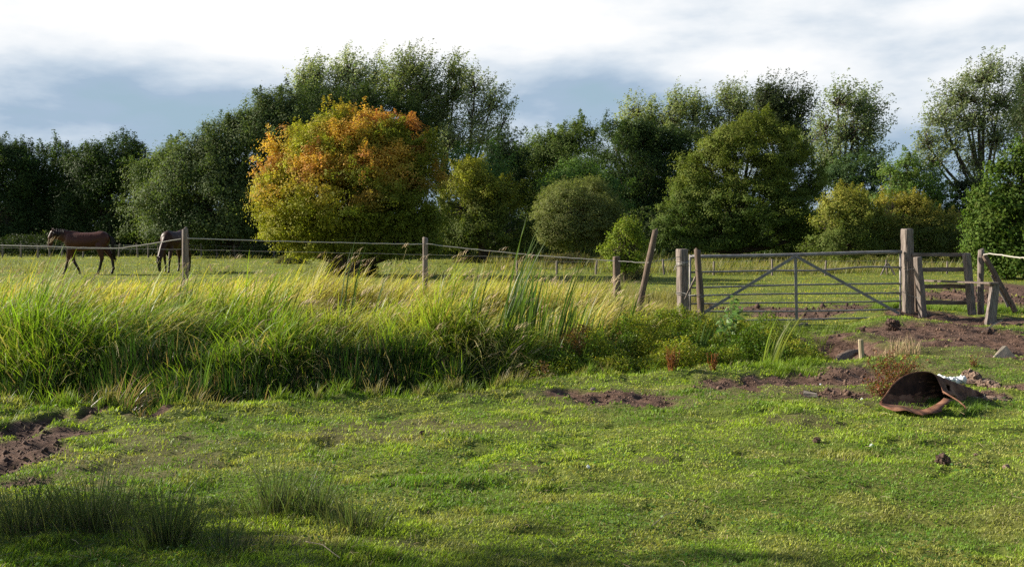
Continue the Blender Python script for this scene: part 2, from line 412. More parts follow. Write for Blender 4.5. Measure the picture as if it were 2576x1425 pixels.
w = bpy.data.worlds.new('World'); SC.world = w; w.use_nodes = True; nt = w.node_tree
for n in list(nt.nodes): nt.nodes.remove(n)
def N(t, **k):
    n = nt.nodes.new(t)
    for a, b in k.items(): setattr(n, a, b)
    return n
def mth(op, a, b=None, c=None):
    n = N('ShaderNodeMath', operation=op)
    for i, x in enumerate((a, b, c)):
        if x is None: continue
        if isinstance(x, (int, float)): n.inputs[i].default_value = x
        else: nt.links.new(x, n.inputs[i])
    return n.outputs[0]
tc = N('ShaderNodeTexCoord'); sx = N('ShaderNodeSeparateXYZ'); nt.links.new(tc.outputs['Generated'], sx.inputs[0])
X, Yv, Z = sx.outputs
az = mth('MULTIPLY', mth('ARCTAN2', X, Yv), 57.2958); el = mth('MULTIPLY', mth('ARCSINE', Z), 57.2958)   # degrees
cmb = N('ShaderNodeCombineXYZ'); nt.links.new(mth('MULTIPLY', az, .06), cmb.inputs[0]); nt.links.new(mth('MULTIPLY', el, .17), cmb.inputs[1])
n1 = N('ShaderNodeTexNoise'); n1.inputs['Scale'].default_value = 1.5; n1.inputs['Detail'].default_value = 5; n1.inputs['Roughness'].default_value = .5; n1.inputs['Distortion'].default_value = .3
nt.links.new(cmb.outputs[0], n1.inputs['Vector'])
n2 = N('ShaderNodeTexNoise'); n2.inputs['Scale'].default_value = 5; n2.inputs['Detail'].default_value = 7; n2.inputs['Roughness'].default_value = .55
nt.links.new(cmb.outputs[0], n2.inputs['Vector'])
nn = mth('ADD', mth('MULTIPLY', mth('SUBTRACT', n1.outputs[0], .5), 1.0), mth('MULTIPLY', mth('SUBTRACT', n2.outputs[0], .5), .42))
def gau(a0, e0, sa, se, amp, b=None):
    q = mth('ADD', mth('POWER', mth('ABSOLUTE', mth('DIVIDE', mth('SUBTRACT', az, a0), sa)), 2.0), mth('POWER', mth('ABSOLUTE', mth('DIVIDE', mth('SUBTRACT', el, e0), se)), 2.0))
    g = mth('MULTIPLY', mth('EXPONENT', mth('MULTIPLY', q, -1.0)), amp)
    return g if b is None else mth('ADD', b, g)
# cloud whiteness: thick bright layer high up, thin blue-grey low down, with darker banks left and centre
wv = mth('ADD', mth('MULTIPLY', mth('SUBTRACT', el, 5.6), .075), mth('ADD', .52, mth('MULTIPLY', nn, 1.25)))
for g in ((13, 8.6, 5, 1.1, .22), (22, 10.8, 4, 1.0, .2), (19, 9.5, 9, 3, -.2), (3, 12, 6, 1.2, -.12), (20, 12, 3, 1.2, -.3), (12, 12.5, 3, .8, -.25), (-24, 6.6, 12, 2.0, -.46), (-15, 5.2, 8, 1.7, -.30), (4, 7.1, 7, 1.9, -.52), (17, 11.5, 7, 1.8, -.22), (15, 7.5, 6, 2.0, .22), (23, 4.0, 5, 1.4, -.22), (-26, 12.9, 2.5, .7, -.8), (-15, 12.9, 3, .5, -.25), (24, 8, 3, 2, .1), (-27, 4.6, 4, .6, .28), (-12, 11.0, 14, 1.9, .45)):
    wv = gau(*g, wv)
wv = mth('MINIMUM', mth('MAXIMUM', wv, 0), 1.0)
rp = N('ShaderNodeValToRGB'); nt.links.new(wv, rp.inputs[0])
els = rp.color_ramp.elements; els[0].position = 0; els[0].color = (.35, .49, .60, 1); els[1].position = 1; els[1].color = (1.0, 1.0, 1.0, 1)
for ps, c in ((.22, (.38, .50, .64)), (.48, (.60, .69, .79)), (.75, (.85, .89, .93))):
    e = els.new(ps); e.color = (*c, 1)
sky = N('ShaderNodeTexSky', sky_type='NISHITA'); sky.sun_disc = False; sky.sun_elevation = EL; sky.sun_rotation = math.atan2(S.x, S.y); sky.dust_density = 1.0
skm = N('ShaderNodeMix', data_type='RGBA', blend_type='MULTIPLY'); skm.inputs[0].default_value = 1
nt.links.new(sky.outputs[0], skm.inputs[6]); skm.inputs[7].default_value = (1, 1, 1, 1)
# the cloud bank fills the sky ahead; overhead and behind the sky is broken and mostly clear
cov = mth('MULTIPLY', mth('SMOOTH_MIN', 1.0, mth('MAXIMUM', 0.0, mth('DIVIDE', mth('SUBTRACT', 75.0, mth('ABSOLUTE', az)), 30.0)), .0), mth('MINIMUM', 1.0, mth('MAXIMUM', 0.0, mth('DIVIDE', mth('SUBTRACT', 26.0, el), 10.0))))
mx = N('ShaderNodeMix', data_type='RGBA'); nt.links.new(cov, mx.inputs[0]); 
sc_ = N('ShaderNodeMix', data_type='RGBA', blend_type='MULTIPLY'); sc_.inputs[0].default_value = 1; nt.links.new(rp.outputs[0], sc_.inputs[6])
WS = .07
sc_.inputs[7].default_value = (.575/WS, .575/WS, .575/WS, 1)
nt.links.new(skm.outputs[2], mx.inputs[6]); nt.links.new(sc_.outputs[2], mx.inputs[7])
bg = N('ShaderNodeBackground'); bg.inputs['Strength'].default_value = WS; nt.links.new(mx.outputs[2], bg.inputs[0])
wo = N('ShaderNodeOutputWorld'); nt.links.new(bg.outputs[0], wo.inputs[0])
SC.view_settings.view_transform = 'Standard'; SC.view_settings.look = 'None'; SC.view_settings.exposure = .85; SC.view_settings.gamma = 1
SC.cycles.max_bounces = 6; SC.cycles.diffuse_bounces = 3; SC.cycles.transmission_bounces = 4; SC.cycles.glossy_bounces = 2; SC.cycles.transparent_max_bounces = 4
SC.cycles.sample_clamp_indirect = 4; SC.cycles.use_denoising = DENOISE

# ================================================================ ground
def axis(lo, hi, a, b, st, gr):
    m = list(np.arange(a, b+1e-6, st)); s = st; x = m[-1]; R = []
    while x < hi: s *= gr; x += s; R.append(x)
    s = st; x = m[0]; Lf = []
    while x > lo: s *= gr; x -= s; Lf.append(x)
    return np.array(Lf[::-1]+m+R)
xs = axis(-900, 900, -9, 11, .05, 1.06); ys = axis(-60, 1500, 3.5, 15, .045, 1.035)
gx, gy = np.meshgrid(xs, ys); z = hgt(gx.ravel(), gy.ravel())
V = np.stack([gx.ravel(), gy.ravel(), z], 1); nx, ny = len(xs), len(ys)
i = (np.arange(ny-1)[:, None]*nx+np.arange(nx-1)[None, :]).ravel()
Fq = np.stack([i, i+1, i+nx+1, i+nx], 1)
mm = mud(gx.ravel(), gy.ravel()); sf = blobs(SOFT, gx.ravel(), gy.ravel(), .9, 77)*.55
mg, nt2, b, out = new_mat('ground')
def GN(t, **k):
    n = nt2.nodes.new(t)
    for a, c in k.items(): setattr(n, a, c)
    return n
at = GN('ShaderNodeAttribute'); at.attribute_name = 'mud'
at2 = GN('ShaderNodeAttribute'); at2.attribute_name = 'soft'
tcg = GN('ShaderNodeTexCoord')
def gnoise(sc, det=6, ro=.6):
    n = GN('ShaderNodeTexNoise'); n.inputs['Scale'].default_value = sc; n.inputs['Detail'].default_value = det; n.inputs['Roughness'].default_value = ro
    nt2.links.new(tcg.outputs['Object'], n.inputs['Vector']); return n
def gramp(src, cols, p0=.3, p1=.7):
    r = GN('ShaderNodeValToRGB')
    while len(r.color_ramp.elements) < len(cols): r.color_ramp.elements.new(.5)
    for i_, c in enumerate(cols):
        e = r.color_ramp.elements[i_]; e.position = p0+(p1-p0)*i_/(len(cols)-1); e.color = (*c, 1)
    nt2.links.new(src, r.inputs[0]); return r
ga = gramp(gnoise(.55, 8, .7).outputs[0], [(.085, .12, .02), (.14, .18, .03), (.19, .19, .05)])
gb_ = gramp(gnoise(14, 8, .7).outputs[0], [(.35, .36, .35), (.9, .9, .85), (1.35, 1.3, 1.2)])
gm = GN('ShaderNodeMix', data_type='RGBA', blend_type='MULTIPLY'); gm.inputs[0].default_value = 1
nt2.links.new(ga.outputs[0], gm.inputs[6]); nt2.links.new(gb_.outputs[0], gm.inputs[7])
ms_ = gramp(gnoise(11, 10, .7).outputs[0], [(.028, .014, .009), (.08, .046, .032), (.15, .09, .065), (.24, .155, .115)])
def gmix(f, a, c):
    m = GN('ShaderNodeMix', data_type='RGBA'); nt2.links.new(f, m.inputs[0]); nt2.links.new(a, m.inputs[6]); nt2.links.new(c, m.inputs[7]); return m
dry = gramp(gnoise(9, 8, .7).outputs[0], [(.09, .06, .035), (.17, .13, .07)])
g1 = gmix(at2.outputs['Fac'], gm.outputs[2], dry.outputs[0]); g2 = gmix(at.outputs['Fac'], g1.outputs[2], ms_.outputs[0])
nt2.links.new(g2.outputs[2], b.inputs['Base Color']); b.inputs['Roughness'].default_value = .9; b.inputs['Specular IOR Level'].default_value = .2
bp = GN('ShaderNodeBump'); bp.inputs['Strength'].default_value = .9; bp.inputs['Distance'].default_value = .03
nt2.links.new(gnoise(26, 8, .75).outputs[0], bp.inputs['Height']); nt2.links.new(bp.outputs[0], b.inputs['Normal'])
tag(mesh_np('ground', V, Fq, mg, smooth=True, extra={'mud': mm, 'soft': sf}), kind='structure')

# ================================================================ short turf
def scatter(n, y0, y1, rat=.68, pw=1.0, shift=0):
    """random ground points, denser where nearer"""
    y = y0*(y1/y0)**(rng.random(n)**pw); x = y*rng.uniform(-rat, rat, n)+shift
    return x, y
def turf_cols(x, y):
    a = fbm(x/1.1, y/.9, 4, 101); b_ = fbm(x/.35, y/.3, 3, 111)
    g = np.array([.15, .26, .03]); l = np.array([.34, .45, .05]); o = np.array([.38, .37, .11])
    t = sstep(.38, .60, a*.6+.4*fbm(x/.28, y/.2, 3, 112))[:, None]; u = sstep(.50, .72, b_)[:, None]*.8
    c = g*(1-t)+l*t
    return c*(1-u)+o*u
def turf(n, y0, y1, hs, ws, name, label, rat=.7):
    x, y = scatter(n, y0, y1, rat)
    m = mud(x, y); s = blobs(SOFT, x, y, .9, 77)
    kp = (rng.random(n) > m*1.15) & (rng.random(n) > s*.55) & ~((y-edge(x) > .25) & (y-edge(x) < 1.7) & (x < 4.8))
    x = x[kp]; y = y[kp]; n = len(x); Pb = np.stack([x, y, hgt(x, y)-.004], 1)
    tuft = fbm(x/.22, y/.22, 3, 121); lush = fbm(x/1.3, y/1.3, 3, 131)
    edgeb = 1+.9*np.exp(-((y-edge(x))/.35)**2)*(x < 4.8)
    hh = hs*(.4+1.25*sstep(.45, .8, tuft)*sstep(.3, .75, lush)+.45*rng.random(n))*edgeb
    c = turf_cols(x, y)*(1+rng.normal(size=(n, 1))*.28).clip(.4, 1.7)*(.72+.56*fbm(x/.11, y/.09, 2, 133)[:, None])
    dr = rng.random(n) < (.07 if y0 < 10 else .02); c[dr] = np.array([.36, .30, .15])*rng.uniform(.6, 1.1, (dr.sum(), 1))
    V, Fq, C = blades(Pb, hh, ws*(y/6)**.75*rng.uniform(.5, 1.5, n), rng.normal(0, 1.4, n), .5*rng.random(n), rng.uniform(.5, 2.0, n), 2, c*.75, c*1.1, basew=.9)
    if y0 > 10: C = C*np.array([1.35, 1.08, .9])
    o = mesh_np(name, V, Fq, M_grass, None, C)
    tag(o, label, 'grass', kind='stuff')
turf(420000, 3.6, 16.5, .032, .0062, 'turf_grass', 'short grazed green turf of the foreground lawn')
turf(210000, 16.5, 60, .04, .0045, 'field_grass', 'short yellowish grass of the paddock beyond the tall grass')
# broad-leaved weeds (clover, plantain) mixed in the turf, and fallen straw
x, y = scatter(26000, 3.8, 13, .62); kp = (mud(x, y) < .3) & (y < edge(x)) & (fbm(x/.5, y/.5, 3, 141) > .52)
x, y = x[kp], y[kp]; n = len(x); pos = np.stack([x, y, hgt(x, y)+rng.uniform(.008, .035, n)], 1)
pcs = [leaves(pos, np.array([0, 0, 1.])+rng.normal(size=(n, 3))*.35, .022*(y/6)**.5*rng.uniform(.6, 1.5, n), .014*(y/6)**.5*rng.uniform(.7, 1.4, n), vary((.10, .19, .03), n, .2, .08))]
tag(mesh_np('turf_weeds', *pcs[0][:2], M_grass, None, pcs[0][2]), 'small round clover and weed leaves in the lawn', 'weeds', kind='stuff')
x, y = scatter(750, 3.9, 12, .6); kp = (y < edge(x)-.05); x, y = x[kp], y[kp]; n = len(x)
A = np.stack([x, y, hgt(x, y)+.03+rng.uniform(0, .03, n)], 1); an = rng.uniform(0, 6.28, n); B = A+np.stack([np.cos(an), np.sin(an), rng.normal(size=n)*.25], 1)*rng.uniform(.02, .08, (n, 1))
V, Fq = twigs(A, B, .0017, .001, .1, 3); tag(mesh_np('fallen_straw', V, Fq, M_straw, None, np.repeat(vary((.42, .34, .20), n, .25, .05), 9, axis=0)), 'scattered bits of pale dry straw on the lawn', 'straw', kind='stuff')
M_soil = noise_mat('soil', [(.05, .028, .02), (.13, .08, .058), (.25, .165, .125)], 14, (1, 1, 1), .95, .6, .01)
# soil crumbs on the bare earth
def crumbs(n, y0, y1, r, L, name, label, mat):
    x, y = scatter(n, y0, y1, .62); m = blobs(L, x, y); kp = rng.random(n) < m; x, y = x[kp], y[kp]; n = len(x)
    rr = r*rng.uniform(.3, 1.0, n)**1.5*(1+1.5*(rng.random(n) < .05)); c = np.stack([x, y, hgt(x, y)+rr*.3], 1)
    D = np.array([(1, 0, 0), (0, 1, 0), (-1, 0, 0), (0, -1, 0), (0, 0, 1), (0, 0, -1)], float)
    V = c[:, None, :]+D[None]*rr[:, None, None]*rng.uniform(.6, 1.3, (n, 6, 1)); b_ = np.arange(n)*6
    Fs = np.concatenate([np.stack([b_+i_, b_+j_, b_+k_], 1) for i_, j_, k_ in ((0, 1, 4), (1, 2, 4), (2, 3, 4), (3, 0, 4), (1, 0, 5), (2, 1, 5), (3, 2, 5), (0, 3, 5))])
    tag(mesh_np(name, V, Fs, mat), label, 'soil', kind='stuff')
crumbs(60000, 6, 16.5, .015, MUD[9:], 'soil_crumbs', 'crumbled brown soil on the bare patches by the gate', M_soil)
crumbs(26000, 6, 10, .013, MUD[:8], 'mud_crumbs', 'dark trampled mud crumbs at the ditch edge', M_clod_dark)
crumbs(16000, 14, 27, .04, MUDFAR, 'trampled_mud', 'trampled brown mud behind the gate', M_clod_dark)

# ================================================================ tall grass beyond the ditch
def in_tall(x, y):
    d = y-edge(x)
    far = 21+fbm(x/3, y*0, 2, 151)*2-sstep(-3, 3, x)*3.2
    right = 1.35+.14*(y-10)+.35*(fbm(x*0, y/1.3, 2, 161)-.5)
    return (d > 1.0) & (y < far) & (x < right)
def tall_h(x, y):
    h = .34+.47*sstep(.3, .7, fbm(x/1.2+3, y/.9, 3, 171))+.50*(fbm(x/.42, y/.36, 3, 172)-.4)
    h = h*(.58+.42*sstep(.9, 2.7, y-edge(x)))
    h = h*(1-.35*sstep(.0, 1.8, x-(y-14)*.14))                      # lower towards the right end
    cst = np.exp(-((x+.9)/1.1)**2-((y-11.6)/.7)**2); h = h+cst*.16    # crest over the dark hollow
    dip = np.exp(-((x+2.0)/.5)**2-((y-11.2)/.8)**2); h = h-dip*.26
    h = h*(1-.45*sstep(15, 19, y))
    return h
n = 150000
y = 9.8+(22-9.8)*rng.random(n)**1.35; x = rng.uniform(-15, 3.6, n)*(.55+.45*(y/22)); kp = in_tall(x, y); x, y = x[kp], y[kp]; n = len(x)
hh = tall_h(x, y)*rng.uniform(.7, 1.22, n)*1.25
back = sstep(11.2, 14.3, y+1.2*(fbm(x/1.2, y/1.2, 3, 181)-.5)*2)
gz = fbm(x/.8+30, y/.7, 3, 175); straw = rng.random(n) < (.12+.60*back)*(.4+1.2*fbm(x/.9, y/.9, 3, 191))
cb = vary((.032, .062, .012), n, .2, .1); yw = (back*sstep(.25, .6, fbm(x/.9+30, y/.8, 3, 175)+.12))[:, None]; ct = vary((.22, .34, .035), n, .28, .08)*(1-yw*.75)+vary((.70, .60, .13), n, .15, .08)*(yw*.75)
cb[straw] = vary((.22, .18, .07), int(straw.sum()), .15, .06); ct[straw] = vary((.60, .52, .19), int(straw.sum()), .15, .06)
dfr = y-edge(x); azw = rng.normal(.0, .6, n)-.15+(fbm(x/.6, y/.6, 2, 173)-.5)*5-.6*sstep(2.6, 1.2, dfr); bendy = fbm(x/.35+8, y/.35, 2, 174)
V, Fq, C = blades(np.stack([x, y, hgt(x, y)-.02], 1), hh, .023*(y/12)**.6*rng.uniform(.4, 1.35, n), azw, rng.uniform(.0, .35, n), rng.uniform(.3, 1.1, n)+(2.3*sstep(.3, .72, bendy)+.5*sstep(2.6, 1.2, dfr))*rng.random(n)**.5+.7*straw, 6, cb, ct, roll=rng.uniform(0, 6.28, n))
n = 22000; y = 10.6+(20-10.6)*rng.random(n)**1.5; x = rng.uniform(-12, 2.6, n)*(.5+.5*y/20); kp = in_tall(x, y) & (y-edge(x) > 1.2) & (rng.random(n) < .25+1.5*sstep(.45, .65, fbm(x/.7, y/.6, 3, 271))); x, y = x[kp], y[kp]; n = len(x)
bent = blades(np.stack([x, y, hgt(x, y)], 1), tall_h(x, y)*rng.uniform(1.25, 1.75, n), .012*rng.uniform(.6, 1.3, n), rng.normal(-.3, .9, n), rng.uniform(.05, .4, n), rng.uniform(1.7, 2.7, n), 8, vary((.26, .24, .07), n, .15, .06), vary((.66, .59, .26), n, .18, .06))
V, Fq, C = cat([(V, Fq, C), bent])
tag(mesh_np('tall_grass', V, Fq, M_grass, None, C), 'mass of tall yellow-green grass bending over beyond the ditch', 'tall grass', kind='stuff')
# feathery seed heads standing over it
n = 800; y = 11+9*rng.random(n)**1.2; x = rng.uniform(-11, 3.2, n)*(y/20+.1); kp = in_tall(x, y); x, y = x[kp], y[kp]; n = len(x)
hh = tall_h(x, y)*rng.uniform(1.15, 1.55, n); c1 = vary((.42, .36, .16), n, .1, .04)
P0 = np.stack([x, y, hgt(x, y)], 1); aw = rng.normal(.0, .4, n); th1 = rng.uniform(.3, 1.1, n)
V1 = blades(P0, hh, .006, aw, .05, th1, 5, c1, c1, tip=.6)
tipP = V1[0].reshape(n, 6, 2, 3)[:, 5].mean(1)
hd = []
for q in range(5):
    hd.append(blades(tipP+rng.normal(size=(n, 3))*.008-np.stack([np.cos(aw)*.03*q, np.sin(aw)*.03*q, np.zeros(n)+.01*q], 1), rng.uniform(.07, .14, n), .013, aw+rng.normal(0, .3, n), th1*.9, th1+.9, 2, vary((.50, .37, .22), n, .12, .05), vary((.62, .50, .34), n, .12, .05)))
V, Fq, C = cat([V1]+hd)
tag(mesh_np('grass_seed_heads', V, Fq, M_straw, None, C), 'pinkish straw seed heads nodding above the tall grass', 'seed heads', kind='stuff')
# upright leafy sward filling the ditch and the shaded front of the tall grass
n = 75000; x = rng.uniform(-13, 1.9, n); d = rng.uniform(.12, 1.7, n); y = edge(x)+d; kp = (x < 1.1+.5*d) & (rng.random(n) < .3+.6*sstep(.1, .55, d)); x, y, d = x[kp], y[kp], d[kp]; n = len(x)
lf = fbm(x/.55, y/.5, 3, 201)
hh = (.22+.42*sstep(.0, 1.3, d))*(.45+1.1*lf)*rng.uniform(.7, 1.15, n)
hh *= 1-.35*np.exp(-((x+.7)/1.3)**2)*sstep(1.3, .3, d)
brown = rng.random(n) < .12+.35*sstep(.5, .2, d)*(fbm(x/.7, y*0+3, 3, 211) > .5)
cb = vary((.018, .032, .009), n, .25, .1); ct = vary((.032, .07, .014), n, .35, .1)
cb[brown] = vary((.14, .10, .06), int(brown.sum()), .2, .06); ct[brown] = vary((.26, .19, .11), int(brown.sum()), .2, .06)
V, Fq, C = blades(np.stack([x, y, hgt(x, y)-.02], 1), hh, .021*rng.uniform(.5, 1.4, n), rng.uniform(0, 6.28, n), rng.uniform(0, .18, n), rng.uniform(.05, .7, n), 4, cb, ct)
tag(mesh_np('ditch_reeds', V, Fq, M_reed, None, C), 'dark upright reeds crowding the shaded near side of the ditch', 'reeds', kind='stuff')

# leafy scrambling scrub on the right half of the ditch bank
def mounds(x, y):
    return .16+.42*fbm(x/.75, y/.8, 3, 221)*sstep(12.6, 11.6, y-.28*(x-1.5)*0)+.0*x
n = 170000; x = rng.uniform(.0, 4.3, n); d = rng.uniform(.05, 3.4, n); y = edge(x)+d
sx_ = .25+.12*(y-10); kp = (x > sx_+.5*(rng.random(n)-.5)) & (d < 3.5-.62*np.maximum(0, x-1.0)+.6*(fbm(x/.5, y/.5, 2, 231)-.5)) & (x < 4.1-.2*d); x, y, d = x[kp], y[kp], d[kp]; n = len(x)
mh = (.02+.62*fbm(x/.5, y/.5, 3, 221)**1.7)*sstep(.0, .35, d)*(1-.55*sstep(1.5, 3.4, d))*sstep(4.3, 3.4, x)+.05
zz = -.14+.14*sstep(.7, 2.6, d)
top = np.maximum(hgt(x, y), zz*0-.16)+mh*1.25
zt = top-rng.random(n)**2*.30*np.minimum(1, mh*3)
zt = np.maximum(zt, hgt(x, y)+.01)
yel = fbm(x/.45, y/.45, 3, 241)[:, None]; yel = sstep(.3, .7, yel); cc = np.array([.11, .18, .022])*(1-yel)+np.array([.34, .36, .045])*yel
rd = (fbm(x/.4+9, y/.4, 3, 251) > .64-.08*(x < 1.1)) & (x < 1.8); cc[rd] = (.20, .12, .05)
V, Fq, C = leaves(np.stack([x, y, zt], 1)+rng.normal(size=(n, 3))*.02, np.array([0, 0, .8])+rng.normal(size=(n, 3))*.6, .034*rng.uniform(.5, 1.4, n), .017*rng.uniform(.6, 1.3, n), vary(cc, n, .2, .1))
tag(mesh_np('scrambling_weeds', V, Fq, M_grass, None, C), 'yellow-green scrambling weeds on the ditch bank before the gate', 'weeds', kind='stuff')
# grasses standing between the weeds, around posts and along the bank of the gate
def tufts(specs, name, label, mat=M_grass):
    pcs = []
    for (cx, cy, r, m_, h_, w_, cb, ct) in specs:
        a = rng.uniform(0, 6.28, m_); q = np.abs(rng.normal(size=m_))*r*.5; x = cx+np.cos(a)*q; y = cy+np.sin(a)*q
        pcs.append(blades(np.stack([x, y, hgt(x, y)-.01], 1), h_*rng.uniform(.5, 1.2, m_), w_*rng.uniform(.6, 1.3, m_), np.where(rng.random(m_) < .5, a, rng.normal(0, .8, m_)), rng.uniform(0, .3, m_), rng.uniform(.3, 1.6, m_), 4, vary(cb, m_, .15, .06), vary(ct, m_, .15, .06)))
    V, Fq, C = cat(pcs); return tag(mesh_np(name, V, Fq, mat, None, C), label, 'grass', kind='stuff')
sp_ = []
for _ in range(380):
    u = rng.uniform(1330, 2150); v = rng.uniform(825, 905) if u > 1850 else rng.uniform(800, 925)
    if 1900 < u and (v > 860 or rng.random() < .6): continue
    p = G(u, v); sp_.append((p.x, p.y, .16, 45, rng.uniform(.06, .24), .007, (.08, .13, .02), (.23, .29, .045)))
for _ in range(190):                                                       # brownish rough grass round the posts
    u = rng.uniform(1330, 1760); v = rng.uniform(745, 815); p = G(u, v); sp_.append((p.x, p.y, .25, 60, rng.uniform(.3, .55)*(1 if u < 1600 else .6), .008, (.13, .13, .03), (.36, .32, .13)))
for _ in range(80):                                                        # lush grass at the gate post and stile foot
    u = rng.choice([rng.normal(2270, 22), rng.normal(2400, 60), rng.normal(2540, 30), rng.normal(2240, 30)]); p = G(u, rng.uniform(786, 800)); sp_.append((p.x, p.y, .18, 60, rng.uniform(.08, .2), .008, (.09, .15, .02), (.22, .32, .04)))
for _ in range(60):
    u = rng.uniform(1900, 2060); p = G(u, rng.uniform(895, 935)); sp_.append((p.x, p.y, .14, 60, rng.uniform(.06, .14), .006, (.12, .19, .02), (.28, .40, .04)))
for _ in range(260):
    xx = rng.uniform(-7, 1.6); dd_ = rng.uniform(-.15, .4); rr_ = rng.random(); sp_.append((xx, float(edge(xx))+dd_, .09, 34, rng.uniform(.07, .22), .008, (.07, .12, .02), (.20, .29, .04) if rr_ < .7 else (.34, .27, .14)))
for (u, v) in ((2215, 1030), (2250, 1040), (2300, 1048), (2340, 1042), (2380, 1030), (2400, 1040), (2440, 1042), (2470, 1035), (2230, 1000), (2290, 1010), (2330, 1015)):
    for _ in range(3): p = G(u+rng.normal(0, 12), v+rng.normal(0, 5)); sp_.append((p.x, p.y, .07, 40, rng.uniform(.05, .10), .005, (.07, .13, .02), (.16, .26, .04)))
tufts(sp_, 'bank_grass', 'green tufts of grass around the posts and on the ditch bank')
# rough grass along the far fence and reed bed behind it
sp_ = []
for _ in range(900):
    u = rng.uniform(1250, 2700); v = rng.uniform(650, 688) - (10 if u < 1500 else 0); p = G(u, v); sp_.append((p.x, p.y, 1.2, 26, rng.uniform(.2, .45), .022, (.12, .13, .03), (.36, .31, .13) if rng.random() < .7 else (.20, .26, .05)))
for _ in range(260):
    u = rng.uniform(-200, 1250); v = rng.uniform(640, 690); p = G(u, v); sp_.append((p.x, p.y, 1.2, 14, rng.uniform(.15, .32), .02, (.12, .13, .03), (.34, .33, .12)))
tufts(sp_, 'rough_grass', 'rough straw-tinted grass along the far fence of the paddock')
sp_ = []
for _ in range(480):
    u = rng.choice([rng.uniform(1290, 1660), rng.uniform(1800, 2080), rng.uniform(2400, 2640), rng.uniform(1290, 2640)]); p = G(u, rng.uniform(636, 650)); sp_.append((p.x, p.y, 1.0, 9, rng.uniform(.6, 1.5), .035, (.07, .11, .03), (.22, .30, .10)))
V = tufts(sp_, 'reed_bed', 'distant band of upright green reeds in front of the trees', M_reed); V['category'] = 'reeds'
# ================================================================ trees and bushes
DK = [(.026, .042, .013), (.034, .052, .017)]
MG = [(.060, .086, .022), (.075, .10, .028)]
GG = [(.058, .078, .028), (.070, .088, .038), (.046, .064, .024)]
OL = [(.115, .120, .020), (.135, .125, .022), (.085, .100, .020)]
PO = [(.17, .19, .11), (.13, .155, .08), (.21, .22, .14)]
def orange_cols(c, d):
    n = len(c); z = c[:, 2]; x = c[:, 0]
    hi = sstep(1.9, 4.0, z+.6*(vn(x*.9, z*.9, 5)-.5)*2); nse = vn(x*1.1+3, z*1.7+c[:, 1]*.5, 9); n2 = vn(x*1.3+11, z*2.3+c[:, 1], 12)
    g = np.array([.062, .085, .015]); yg = np.array([.22, .215, .028]); og = np.array([.41, .245, .05]); rd = np.array([.33, .115, .055])
    left = sstep(-4.6, -7.6, x)
    a = np.clip(.22+.6*left+.35*hi, 0, 1)[:, None]; col = g*(1-a)+yg*a
    o_ = (sstep(.30, .55, nse)*hi*.9)[:, None]; col = col*(1-o_)+og*o_
    r_ = (sstep(.50, .68, n2)*hi*.65)[:, None]; col = col*(1-r_)+rd*r_
    return col*.86
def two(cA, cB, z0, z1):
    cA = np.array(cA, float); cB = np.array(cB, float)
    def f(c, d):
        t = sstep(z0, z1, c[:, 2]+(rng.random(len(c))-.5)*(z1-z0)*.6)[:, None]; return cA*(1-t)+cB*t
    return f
FAR = dict(leaf=(.17, .095), clump=.62)
LW = 'dark trees of the left wood'
tree('tree', 'dark leafy tree cut by the left edge behind the paddock', 'tree', 61, [(-30, 430, 95, 80), (40, 415, 66, 66), (10, 520, 120, 85), (60, 560, 80, 60)], DK, group=LW, tr=.3, k=4, vs=18, **FAR)
tree('tree', 'low-topped dark tree between the left-edge tree and the two-peaked one', 'tree', 64, [(130, 425, 74, 64), (170, 440, 50, 55), (120, 520, 100, 85)], DK, group=LW, tr=.25, vs=18, k=3.2, airy=.15, **FAR)
tree('tree', 'dark two-peaked tree standing behind the walking horse', 'tree', 60, [(278, 395, 60, 60), (325, 415, 52, 62), (222, 435, 55, 66), (290, 510, 98, 110), (200, 520, 60, 90), (340, 560, 60, 60)], DK, group=LW, tr=.3, k=4, vs=18, **FAR)
tree('tree', 'small round-topped green tree in the dip right of the dark wood', 'tree', 58, [(442, 412, 58, 56), (385, 450, 62, 50), (430, 500, 80, 80), (380, 540, 70, 70)], MG, tr=.22, k=4, **FAR)
tree('alder_tree', 'broad grey-green tree sloping up behind the second horse, left of the orange tree', 'tree', 53, [(690, 300, 74, 68), (625, 330, 60, 60), (570, 360, 62, 60), (530, 400, 70, 66), (750, 310, 50, 70), (640, 410, 110, 95), (480, 455, 90, 70), (430, 520, 90, 60), (560, 500, 120, 90), (480, 565, 90, 42), (610, 580, 120, 50), (700, 520, 90, 90), (720, 400, 70, 90)], GG, leaf=(.17, .09), clump=.6, tr=.35, k=4.2, ragged=.2)
tree('tree', 'very dark domed tree peeping over the orange tree', 'tree', 58, [(790, 295, 90, 70), (870, 280, 90, 62), (960, 295, 90, 66), (1030, 350, 70, 60), (880, 380, 160, 90)], [(.020, .032, .010), (.027, .040, .013)], tr=.35, k=3.6, **FAR)
PG = 'tall airy poplars on the skyline'
AIR = dict(leaf=(.24, .12), clump=.75, airy=1, wind=.5, up=.3, ragged=.22, per=34, tw=.028, group=PG)
tree('poplar_tree', 'leftmost tall poplar above the dark wood, pale fluttering leaves', 'tree', 82, [(765, 205, 30, 50), (800, 190, 34, 48), (790, 250, 50, 40)], PO, k=1.7, tr=.3, **AIR)
tree('poplar_tree', 'dense rounded poplar top second from the left of the central group', 'tree', 82, [(875, 180, 52, 46), (900, 230, 60, 50), (850, 230, 40, 50), (945, 190, 25, 42)], PO, k=1.6, tr=.3, **AIR)
tree('poplar_tree', 'highest poplar of the central group, right above the orange tree', 'tree', 80, [(1030, 170, 62, 42), (1000, 220, 56, 60), (1060, 220, 56, 60), (1050, 290, 60, 60)], [(.12, .135, .06), (.095, .115, .05)], k=1.7, tr=.3, **AIR)
